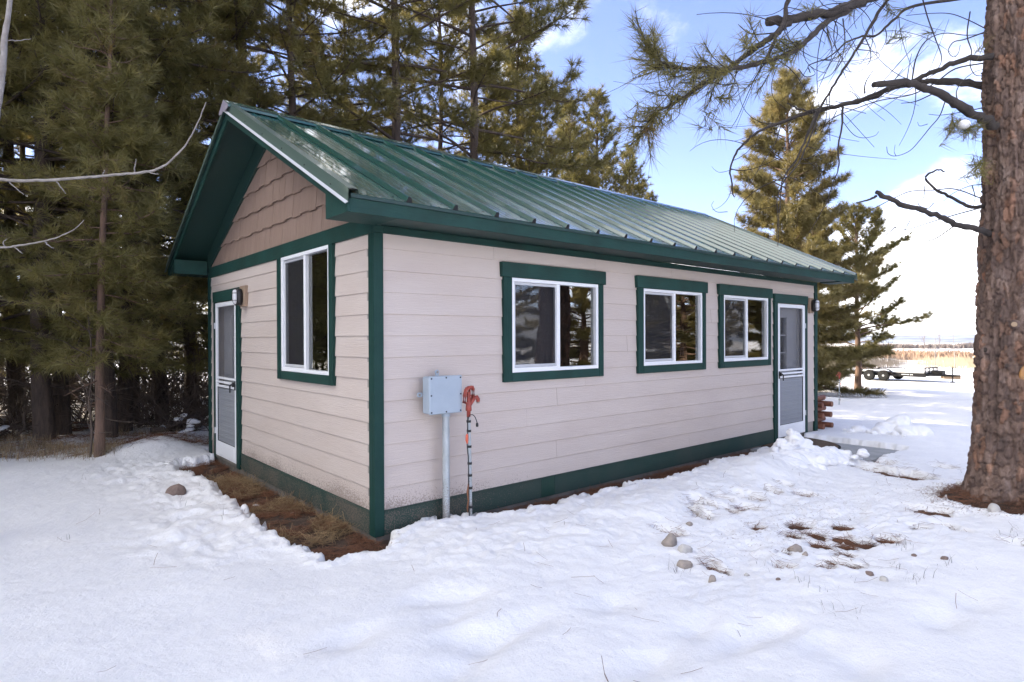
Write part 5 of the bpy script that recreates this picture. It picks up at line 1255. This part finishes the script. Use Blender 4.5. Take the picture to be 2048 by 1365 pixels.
# ---- flatbed trailer
def trailer():
    p = pix(1795, 766, 40.0); z = gz(p[0], p[1]); phi = rad(20)
    v = math.atan2(FW[1], FW[0]); view = math.atan2(p[1]-CAM[1], p[0]-CAM[0])
    t = empty('flatbed_trailer', (p[0], p[1], z), view-pi/2-phi, label='black tandem axle flatbed trailer parked in the snow', cat='trailer')
    wy = 1.02
    mb = MB().box(-2.35, 1.95, -wy+.05, wy-.05, .50, .56); 
    for s in (-1, 1): mb.box(-2.35, 1.95, s*wy-.03, s*wy+.03, .33, .56)
    mb.box(1.90, 1.96, -wy, wy, .38, .56); mb.box(-2.38, -2.30, -wy, wy, .44, .56)
    for s in (-1, 1): mb.add([(-2.3, s*wy-.03, .38), (-2.3, s*wy+.03, .38), (-2.95, s*wy+.03, .50), (-2.95, s*wy-.03, .50), (-2.3, s*wy-.03, .56), (-2.3, s*wy+.03, .56), (-2.95, s*wy+.03, .55), (-2.95, s*wy-.03, .55)], [(0, 3, 2, 1), (4, 5, 6, 7), (0, 1, 5, 4), (1, 2, 6, 5), (2, 3, 7, 6), (3, 0, 4, 7)])
    mb.box(-2.95, -2.3, -wy+.05, wy-.05, .50, .545)
    ob('deck', mb.mesh('deck', [STEELB]), t)
    ob('deck_snow', MB().box(-2.2, 1.85, -wy+.08, wy-.08, .561, .66, ch=.04).mesh('deck_snow', [SNOWCLEAN]), t)
    for x in (-1.25, -.38):
        for s in (-1, 1):
            w = ob('wheel', MB().tube([(x, s*(wy+.03), .35), (x, s*(wy+.24), .35)], .20, 16, 0, False).mesh('wheel', [STEELB]), t)
            q = [(.20, .03), (.30, .03), (.345, .06), (.35, .13), (.345, .21), (.30, .24), (.20, .24)]; nn = 24; V = []; F = []
            for i in range(nn):
                a = 2*pi*i/nn
                for r, y in q: V.append((x+r*cos(a), s*(wy+y), .35+r*sin(a)))
            k = len(q)
            for i in range(nn):
                for j in range(k-1): F.append((i*k+j, i*k+j+1, (i+1) % nn*k+j+1, (i+1) % nn*k+j))
            ob('tyre', MB().add(V, F, 0, True).mesh('tyre', [RUBBER]), w)
            mb = MB().tube([(x, s*(wy+.22), .35), (x, s*(wy+.225), .35)], .205, 20, 0, False).tube([(x, s*(wy+.22), .35), (x, s*(wy+.25), .35)], .07, 12, 0, False)
            for i in range(8): a = i*pi/4; mb.tube([(x+.13*cos(a), s*(wy+.225), .35+.13*sin(a)), (x+.13*cos(a), s*(wy+.2275), .35+.13*sin(a))], .028, 8, 1, False)
            ob('rim', mb.mesh('rim', [RIM, STEELB]), w)
    for s in (-1, 1):
        pr = [(-1.82, .44), (-1.74, .62), (-1.58, .76), (-1.40, .80), (-.22, .80), (-.05, .76), (.10, .62), (.18, .44)]; a_, b_ = s*(wy+.035), s*(wy+.27); n = len(pr)
        V = [(x, a_, z) for x, z in pr]+[(x, b_, z) for x, z in pr]+[(x, b_, z-.05) for x, z in pr]
        ob('fender', MB().add(V, [(i, i+1, n+i+1, n+i) for i in range(n-1)]+[(n+i, n+i+1, 2*n+i+1, 2*n+i) for i in range(n-1)]).mesh('fender', [STEELB]), t)
    mb = MB(); 
    for y in (-wy, -.34, .34, wy): mb.box(1.88, 1.94, y-.03, y+.03, .56, .92)
    mb.box(1.88, 1.94, -wy, wy, .86, .93); mb.box(1.90, 1.93, -wy, wy, .66, .70)
    ob('front_rail', mb.mesh('front_rail', [STEELB]), t)
    mb = MB()
    for s in (-1, 1): mb.tube([(1.9, s*.85, .45), (3.2, s*.06, .45)], .055, 6, 0, False)
    mb.box(3.1, 3.45, -.05, .05, .42, .50); mb.box(2.0, 2.6, -.30, .30, .50, .74, ch=.02)
    ob('drawbar', mb.mesh('drawbar', [STEELB]), t)
    mb = MB().tube([(3.02, .12, .05), (3.02, .12, .95)], .035, 8).box(2.92, 3.12, .02, .22, .02, .05).tube([(3.02, .12, .93), (3.15, .12, .93)], .012, 6)
    ob('jack', mb.mesh('jack', [STEELB]), t)
    mb = MB()
    for i, w_ in enumerate((.05, .07, .04, .06, .03, .06, .05)): x = .62+i*.095; mb.box(x, x+w_, -wy-.034, -wy-.031, .44, .44+.05)
    ob('side_lettering', mb.mesh('side_lettering', [WHITE]), t)
trailer()
def timbers(px_, py_, D, L, specs, label, yaw, m=LUMBER):
    p = pix(px_, py_, D); t = empty('timber_pile', (p[0], p[1], gz(p[0], p[1])), yaw, label=label, cat='timber')
    for (y, z, hw, hh, dl) in specs: ob('timber', MB().box(-L/2+dl, L/2+dl, y-hw, y+hw, z, z+2*hh, ch=.01).mesh('timber', [m]), t)
VY = atan2(FW[0]*.3+RT[0]*.95, 1)
rightyaw = lambda a=0.0: atan2(RT[1], RT[0])-rad(33)+a
timbers(1902, 757, 41.5, 1.0, [(-.14, .0, .07, .07, 0), (.02, .0, .07, .07, .05), (.18, 0, .07, .07, -.04), (-.06, .142, .07, .06, .03), (.10, .142, .07, .06, -.05)], 'small pile of brown timbers beyond the trailer hitch', rightyaw(.25))
timbers(1919, 736, 57.0, 1.5, [(0, .05, .15, .05, 0)], 'single board lying on the snow crest below the pale pole', rightyaw(.1))
timbers(1802, 745, 46.0, 1.9, [(0, .12, .5, .04, 0)], 'dark board lying on snow behind the trailer fenders', rightyaw(.1), TWIG)
timbers(1968, 744, 38.0, .9, [(0, .0, .06, .05, 0), (.1, .28, .06, .05, .1)], 'two brown board ends sticking out beside the huge trunk', rightyaw(0))

# ---- litter: pine needles, straw, twigs
def sticks(name, XY, L, w, m, label, hz=.006, curl=.25, seed=0, steep=.15):
    rng = np.random.RandomState(seed); n = len(XY); X = np.asarray(XY)
    Z = np.maximum(snow_h(X[:, 0].copy(), X[:, 1].copy()), soil_h(X[:, 0].copy(), X[:, 1].copy())+.012)+hz*rng.rand(n)+.002
    a = rng.rand(n)*6.28; ln = L*rng.uniform(.5, 1.2, n); el = rng.normal(size=n)*steep
    d = np.stack([np.cos(a)*np.cos(el), np.sin(a)*np.cos(el), np.abs(np.sin(el))], 1); s = np.stack([-np.sin(a), np.cos(a), np.zeros(n)], 1)
    c = np.column_stack([X, Z]); cv = rng.normal(size=n)*curl
    p0 = c-d*ln[:, None]*.5*np.array([1, 1, 0]); p1 = c+s*(cv*ln*.2)[:, None]+np.array([0, 0, .3])*(np.abs(np.sin(el))*ln)[:, None]; p2 = c+d*ln[:, None]*.5*np.array([1, 1, 2])
    up = np.array([0, 0, 1.0])*w*.5
    V = []
    for p in (p0, p1, p2): V += [p-s*w/2, p+s*w/2+up*.3, p+up]
    V = np.stack(V, 1).reshape(-1, 3); b = np.arange(n)[:, None]*9
    F = np.concatenate([b+np.array([[0, 1, 4, 3]]), b+np.array([[1, 2, 5, 4]]), b+np.array([[2, 0, 3, 5]]), b+np.array([[3, 4, 7, 6]]), b+np.array([[4, 5, 8, 7]]), b+np.array([[5, 3, 6, 8]])])
    me = np_mesh(name, V, F); me.materials.append(m); ob(name, me, kind='stuff', label=label)
rl = np.random.RandomState(12)
def scatter(n, x0, x1, y0, y1, cond=None):
    X = np.column_stack([rl.uniform(x0, x1, n), rl.uniform(y0, y1, n)])
    if cond is not None: X = X[cond(X[:, 0], X[:, 1])]
    return X
bare = lambda x, y: (melt(x, y) > -.01) & ~((x > 0) & (x < LEN) & (y > 0) & (y < WID))
sticks('pine_straw', np.vstack([scatter(15000, -.85, 0, -.3, 4.4, lambda x, y: bare(x, y) & (fbm(x*3, y*3+1, 3) > -.12)), scatter(12000, .6, 6.4, -.6, 0, bare), scatter(9000, PINE[0]-1.1, PINE[0]+.9, PINE[1]-1.1, PINE[1]+.9, bare)]), .13, .0028, PSTRAW, 'brown fallen pine needles covering the bare soil', .03, seed=1)
sticks('dry_straw', scatter(5000, -.7, 0, -.1, 3.2, lambda x, y: bare(x, y) & (fbm(x*2, y*2, 3) > -.02)), .16, .003, STRAW, 'pale dry straw on the soil below the gable', .05, seed=2, steep=.35)
HX = np.array([(h[0], h[1], max(h[2], h[3])) for h in HOLES])
hp = np.vstack([np.column_stack([rl.normal(h[0], h[2]*.7, 90), rl.normal(h[1], h[2]*.7, 90)]) for h in HX])
sticks('needle_litter', hp, .11, .0026, PSTRAW, 'rusty pine needles lying in the melted pockets', .015, seed=3)
fs = np.vstack([scatter(330, .2, 6, -3.0, -.55), scatter(150, -1.5, 4.5, -3.6, -1.5), scatter(60, -2.0, 0, -1.2, 2.5)])
fs = fs[::4]
sticks('scattered_needles', fs, .13, .0024, PSTRAW, 'single pine needles strewn over the snow', .008, seed=4, steep=.25)
gs = scatter(24000, -7, 1, 4.9, 12.5, lambda x, y: (fbm(x*.9, y*.9, 3) > -.05) & ((x+2.6+.36*(y-4.9) < 3.3)))
sticks('grove_litter', gs, .17, .0045, PSTRAW, 'needle litter on thin snow under the grove', .02, seed=5)
def blades(name, XY, h, w, m, label, seed=0, spread=.35):
    rng = np.random.RandomState(seed); X = np.asarray(XY); n = len(X); Z = snow_h(X[:, 0].copy(), X[:, 1].copy())-.03
    b = np.column_stack([X, Z]); a = rng.rand(n)*6.28; H = h*rng.uniform(.45, 1.15, n); ln = rng.uniform(.05, spread*2, n)
    d = np.stack([np.cos(a), np.sin(a), 0*a], 1); s = np.stack([-np.sin(a), np.cos(a), 0*a], 1)*w/2
    mid = b+d*(ln*H*.35)[:, None]; mid[:, 2] += H*.6; tip = b+d*(ln*H)[:, None]; tip[:, 2] += H*rng.uniform(.7, 1.0, n)
    V = np.stack([b-s, b+s, mid-s*.7, mid+s*.7, tip], 1).reshape(-1, 3); i = np.arange(n)[:, None]*5
    F = np.concatenate([i+np.array([[0, 1, 3]]), i+np.array([[0, 3, 2]]), i+np.array([[2, 3, 4]])]); me = np_mesh(name, V, F); me.materials.append(m); return ob(name, me, kind='stuff', label=label)
STRAWP = mat('pale_dry_grass', (.30, .23, .14), .9, var=(.20, .14, .08), vscale=3)
cl = []
for i in range(110):
    q = rl.uniform(-60, 225); D = rl.uniform(7.7, 9.4); x, y = at_px(q, D); k = rl.randint(18, 46); cl.append(np.column_stack([rl.normal(x, .10, k), rl.normal(y, .10, k)]))
for i in range(40):
    q = rl.uniform(200, 400); D = rl.uniform(8.6, 11); x, y = at_px(q, D); k = rl.randint(8, 26); cl.append(np.column_stack([rl.normal(x, .10, k), rl.normal(y, .10, k)]))
blades('dry_grass', np.vstack(cl), .17, .005, STRAWP, 'tufts of dry grass poking through snow at the grove edge', 2, .5)
cl = []
for (q, w) in [((860, 505), 4), ((1560, 395), 8), ((1590, 412), 6), ((1060, 485), 8), ((1650, 545), 7), ((1280, 585), 7), ((1290, 665), 5), ((1405, 690), 6), ((1180, 555), 6), ((1380, 545), 6), ((2000, 350), 7), ((1985, 372), 6), ((1790, 490), 8), ((1555, 490), 8), ((1615, 540), 8), ((710, 498), 9), ((680, 500), 7)]:
    p = gp(*zc(*q), .1); cl.append(np.column_stack([rl.normal(p[0], .045, w), rl.normal(p[1], .045, w)]))
for q in [(365, 1010), (450, 1045), (385, 955), (355, 1000), (170, 960), (128, 1080)]:
    p = gp(*q, .1); cl.append(np.column_stack([rl.normal(p[0], .05, 4), rl.normal(p[1], .05, 4)]))
blades('weed_stems', np.vstack(cl), .11, .003, TWIG, 'thin dead weed stems standing in the snow', 3, .5)
p = gp(395, 945, .1); blades('weed_stems', np.column_stack([rl.normal(p[0], .09, 60), rl.normal(p[1], .07, 60)]), .16, .004, TWIG, 'small dead weed at the snow edge by the gable door', 4, .7)

# ---- brush and fallen wood under the grove
def bare_shrub(x, y, h, n, label, seed, lean=(0, 0), group=None):
    rng = np.random.RandomState(seed); z = gz(x, y); tb = []
    for i in range(n):
        a = rng.rand()*6.28; e = rng.uniform(.35, 1.2); d = unit(np.array([cos(a)*cos(e)+lean[0], sin(a)*cos(e)+lean[1], sin(e)])); L = h*rng.uniform(.6, 1.2); p = np.array([rng.normal()*.10, rng.normal()*.10, -.03]); pts = [p]; m = 7
        for s in range(m): d = unit(d+rng.normal(size=3)*.14+np.array([0, 0, -.03])); p = p+d*L/m; pts.append(p)
        tb.append(tube_np(pts, np.linspace(.011, .003, m+1)*rng.uniform(.6, 1.3), 4))
        for s in range(rng.randint(3, 7)):
            j = rng.randint(2, m); dd = unit(d+rng.normal(size=3)*.75); q = pts[j].copy(); qs = [q]; l2 = L*rng.uniform(.15, .45)
            for u in range(4): dd = unit(dd+rng.normal(size=3)*.18); q = q+dd*l2/4; qs.append(q)
            tb.append(tube_np(qs, np.linspace(.005, .0015, 5), 3))
    V, F = merge(tb); me = np_mesh('bare_shrub', V, F, True); me.materials.append(TWIG); o = ob('bare_shrub', me, None, (x, y, z), label=label, cat='shrub', group=group); o['kind'] = 'thing'; return o
for i, (q, D, h, n, lab) in enumerate([(40, 10.6, 1.5, 22, 'tangled bare bush left of the thick trunks'), (8, 9.6, 1.2, 16, 'low bare bush at the left edge over dry grass'), (172, 11.4, 1.5, 22, 'bare bush between the thick trunks and the slim pine'), (300, 11.2, 1.6, 24, 'bare bush right of the stout trunk'), (340, 10.4, 1.3, 20, 'twiggy bush behind the fallen branches'), (385, 11.0, 1.7, 26, 'dense bare bush nearest the gable corner'), (405, 13.0, 2.0, 26, 'tall bare bush deep behind the gable corner'), (255, 13.2, 1.9, 24, 'tall bare bush deep between the trunks'), (70, 13.0, 1.9, 24, 'tall bare bush deep behind the thick trunks')]):
    x, y = at_px(q, D); bare_shrub(x, y, h*1.12, int(n*1.7), lab, 40+i)
for i, (q, D) in enumerate([(-20, 13), (110, 14.5), (205, 14.5), (285, 15), (330, 14), (375, 16), (150, 16.5), (20, 16), (240, 17.5), (410, 17)]):
    x, y = at_px(q, D); bare_shrub(x, y, 2.3, 42, 'bare twiggy thicket bush far back between the grove trunks', 140+i, group='thicket bushes far back in the grove')
def fallen(pa, Da, pb, Db, za, zb_, r, label, seed, snow=True):
    a = np.array([*at_px(pa, Da), 0.0]); b = np.array([*at_px(pb, Db), 0.0]); a[2] = gz(a[0], a[1])+za; b[2] = gz(b[0], b[1])+zb_
    rng = np.random.RandomState(seed); t = empty('fallen_branch', (a+b)/2, 0, label=label, cat='branch'); c = np.array(t.location); P = np.linspace(a-c, b-c, 9); P[1:-1] += rng.normal(size=(7, 3))*.035; P = spline(P, 3)
    V, F = tube_np(P, np.linspace(r, r*.5, len(P)), 7); mb = MB(); mb.add(V, F.tolist(), 0, True); ob('limb', mb.mesh('limb', [TWIG]), t); tb = []
    for i in range(26):
        j = rng.randint(3, len(P)); d = unit(unit(P[-1]-P[0])*.6+rng.normal(size=3)*.7); q = P[j].copy(); qs = [q]; l2 = rng.uniform(.2, .8)
        for u in range(5): d = unit(d+rng.normal(size=3)*.15+np.array([0, 0, -.04])); q = q+d*l2/5; qs.append(q)
        tb.append(tube_np(qs, np.linspace(.008, .002, 6), 4))
    V, F = merge(tb); me = np_mesh('twigs', V, F, True); me.materials.append(TWIG); ob('twigs', me, t, kind='stuff')
    if snow:
        mb = MB()
        for i in range(int(len(P)*.45)):
            if rng.rand() < .8: j = min(len(P)-1, 4+i); mb.ell(P[j]+np.array([0, 0, r*.9]), (.07, .06, r*.75), 1)
        ob('snow_cover', mb.mesh('snow_cover', [SNOWCLEAN]), t, kind='stuff')
fallen(300, 10.0, 415, 10.8, .03, .30, .055, 'fallen branch with snow on it lying toward the gable corner', 1)
fallen(345, 9.8, 425, 10.2, .02, .14, .045, 'lower snowy fallen branch nearest the gable corner', 2)
fallen(275, 10.6, 360, 11.6, .05, 1.1, .035, 'dead branch leaning up to the right between trunks', 3, False)
fallen(30, 9.4, 84, 9.8, .02, .75, .03, 'thin dead pole leaning against the leftmost thick trunk', 4, False)
fallen(178, 7.72, 190, 7.85, .0, 1.9, .016, 'thin dead stem leaning beside the slim pine', 5, False)
fallen(-30, 9.0, 40, 9.6, .05, .25, .03, 'fallen stick lying at the left edge of the grove', 6)

# ================================================================== far country to the right
def az_pt(px_, D): p = pix(px_, 682, D); return p[0], p[1]
REED = mat('dry_reeds', (.30, .25, .185), .9, var=(.22, .185, .135), vscale=.3)
REDBR = mat('red_brown_willow', (.34, .235, .165), .9, var=(.26, .18, .125), vscale=.2)
DKTREE = mat('far_dark_tree', (.19, .16, .15), .95, var=(.14, .12, .115), vscale=.2)
def band(name, pxa, pxb, Da, Db, n, h, w, m, label, seed):
    rng = np.random.RandomState(seed); q = rng.uniform(pxa, pxb, n); D = rng.uniform(Da, Db, n)
    P = np.array([az_pt(a, b) for a, b in zip(q, D)]); return blades(name, P, h, w, m, label, seed, .12)
band('dry_reeds', 1620, 2300, 74, 96, 9000, 1.35, .07, REED, 'band of tan dry reeds beyond the trailer field', 1)
for i in range(15):
    q = 1785+i*27+rl.normal()*6; D = rl.uniform(200, 270); x, y = az_pt(q, D); n = 420; r = rl.uniform(4, 9); hh = rl.uniform(1.8, 3.8); u = rl.rand(n)*6.28; rr = np.sqrt(rl.rand(n))*r
    X = np.column_stack([x+np.cos(u)*rr, y+np.sin(u)*rr]); o = blades('willow_clump', X, hh, .35, REDBR, 'russet willow clump in the far sunlit field', 60+i, .2); o['kind'] = 'thing'; tag(o, cat='bush', group='willow clumps far across the field')
def far_tree(px_, D, h, label, m, seed, spread=.35):
    rng = np.random.RandomState(seed); x, y = az_pt(px_, D); tb = []; P = np.column_stack([np.cumsum(rng.normal(size=9))*h*.006, np.cumsum(rng.normal(size=9))*h*.006, np.linspace(-.3, h, 9)])
    t = empty('bare_tree', (x, y, gz(x, y)), 0, label=label, cat='tree'); V, F = tube_np(P, np.linspace(.010, .003, 9)*h*1.2, 6); me = np_mesh('trunk', V, F, True); me.materials.append(m); ob('trunk', me, t)
    for i in range(34):
        f = rng.uniform(.3, .97); p = np.array([np.interp(f*h, P[:, 2], P[:, 0]), np.interp(f*h, P[:, 2], P[:, 1]), f*h]); a = rng.rand()*6.28; d = unit(np.array([cos(a)*.6, sin(a)*.6, 1])); L = h*spread*(1.05-f)*rng.uniform(.6, 1.1); pts = [p]
        for s in range(5): d = unit(d+rng.normal(size=3)*.12); p = p+d*L/5; pts.append(p)
        tb.append(tube_np(pts, np.linspace(.0028, .001, 6)*h, 3))
        for s in range(3):
            dd = unit(d+rng.normal(size=3)*.5); q = pts[2+s]; tb.append(tube_np([q, q+dd*L*.25, q+dd*L*.45], [.0014*h, .001*h, .0006*h], 3))
    V, F = merge(tb); me = np_mesh('branches', V, F, True); me.materials.append(m); ob('branches', me, t, kind='stuff'); return t
far_tree(1869, 66, 3.9, 'pale leafless young tree standing in the reeds', ASPEN, 5)
far_tree(1911, 64, 4.4, 'slender pale tree like a pole right of the leafless tree', ASPEN, 9, .12)
far_tree(1848, 300, 14, 'distant bare cottonwood over the far field', DKTREE, 11, .5); far_tree(1880, 330, 13, 'distant bare cottonwood nearer the middle of the field', DKTREE, 12, .5)
for i, (q, D, hh, r) in enumerate([(1858, 520, 5.5, 7), (1876, 540, 6.5, 11), (1895, 560, 4.5, 8), (1905, 520, 5.5, 7), (1929, 530, 6.5, 7), (1942, 540, 7.5, 8), (1955, 560, 4.5, 9), (1838, 560, 4, 9), (1818, 540, 6, 9), (1795, 560, 6, 10), (1765, 540, 7, 10)]):
    x, y = az_pt(q, D); n = 380; u = rl.rand(n)*6.28; rr = np.sqrt(rl.rand(n))*r; X = np.column_stack([x+np.cos(u)*rr, y+np.sin(u)*rr]); o = blades('tree_clump', X, hh*.75, .9, DKTREE, 'dark tree clump along the far edge of the field', 90+i, .2); o['kind'] = 'thing'; tag(o, cat='trees', group='dark tree clumps at the far field edge')
# ---- hills, a low wooded ridge before a high snowy one
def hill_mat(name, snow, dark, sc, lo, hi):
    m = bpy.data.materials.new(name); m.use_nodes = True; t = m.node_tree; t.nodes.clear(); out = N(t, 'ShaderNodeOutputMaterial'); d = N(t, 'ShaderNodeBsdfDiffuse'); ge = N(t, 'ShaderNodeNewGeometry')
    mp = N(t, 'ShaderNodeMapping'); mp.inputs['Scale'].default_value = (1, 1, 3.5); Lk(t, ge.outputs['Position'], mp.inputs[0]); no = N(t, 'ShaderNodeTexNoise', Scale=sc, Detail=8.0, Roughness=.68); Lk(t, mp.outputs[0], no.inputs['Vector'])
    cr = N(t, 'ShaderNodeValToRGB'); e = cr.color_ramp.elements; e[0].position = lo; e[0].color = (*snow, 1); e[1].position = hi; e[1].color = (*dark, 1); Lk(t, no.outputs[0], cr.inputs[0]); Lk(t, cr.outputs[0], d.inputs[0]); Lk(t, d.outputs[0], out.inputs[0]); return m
def hills(name, D, a0, a1, hfun, depth, m, label, n=220, k=26, zb_=-18.0):
    aa = np.linspace(rad(a0), rad(a1), n); V = []
    for j in range(k):
        f = j/(k-1); rr = D+depth*f
        h = hfun(aa, rr)*np.sin(f*pi*.5)**1.1
        V.append(np.column_stack([CAM[0]+rr*np.sin(aa), CAM[1]+rr*np.cos(aa), zb_+h]))
    V = np.vstack(V); i = np.arange(k-1)[:, None]*n; j = np.arange(n-1)[None, :]; F = np.stack([i+j, i+j+1, i+n+j+1, i+n+j], -1).reshape(-1, 4)
    me = np_mesh(name, V, F, True); me.materials.append(m); ob(name, me, kind='structure', label=label)
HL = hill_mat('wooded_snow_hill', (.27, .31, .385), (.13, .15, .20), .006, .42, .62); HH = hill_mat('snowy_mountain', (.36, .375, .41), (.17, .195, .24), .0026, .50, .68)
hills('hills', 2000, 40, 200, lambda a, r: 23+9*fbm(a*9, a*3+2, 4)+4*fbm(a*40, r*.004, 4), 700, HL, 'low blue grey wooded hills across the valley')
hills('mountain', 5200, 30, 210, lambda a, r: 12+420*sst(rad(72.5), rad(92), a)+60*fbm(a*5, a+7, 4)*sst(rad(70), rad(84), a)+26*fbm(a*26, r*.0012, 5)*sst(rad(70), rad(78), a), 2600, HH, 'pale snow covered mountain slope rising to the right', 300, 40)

# ---- the air itself: thin haze over the whole valley
hz = bpy.data.materials.new('valley_haze'); hz.use_nodes = True; t = hz.node_tree; t.nodes.clear(); out = N(t, 'ShaderNodeOutputMaterial'); pv = N(t, 'ShaderNodeVolumePrincipled', Density=HAZE)
pv.inputs['Color'].default_value = (.93, .95, 1.0, 1); pv.inputs['Anisotropy'].default_value = 0.3; Lk(t, pv.outputs[0], out.inputs['Volume'])
ob('haze', MB().box(-9500, 9500, -9500, 9500, -19.5, 600).mesh('haze', [hz]), kind='stuff', label='thin pale haze over the far valley')
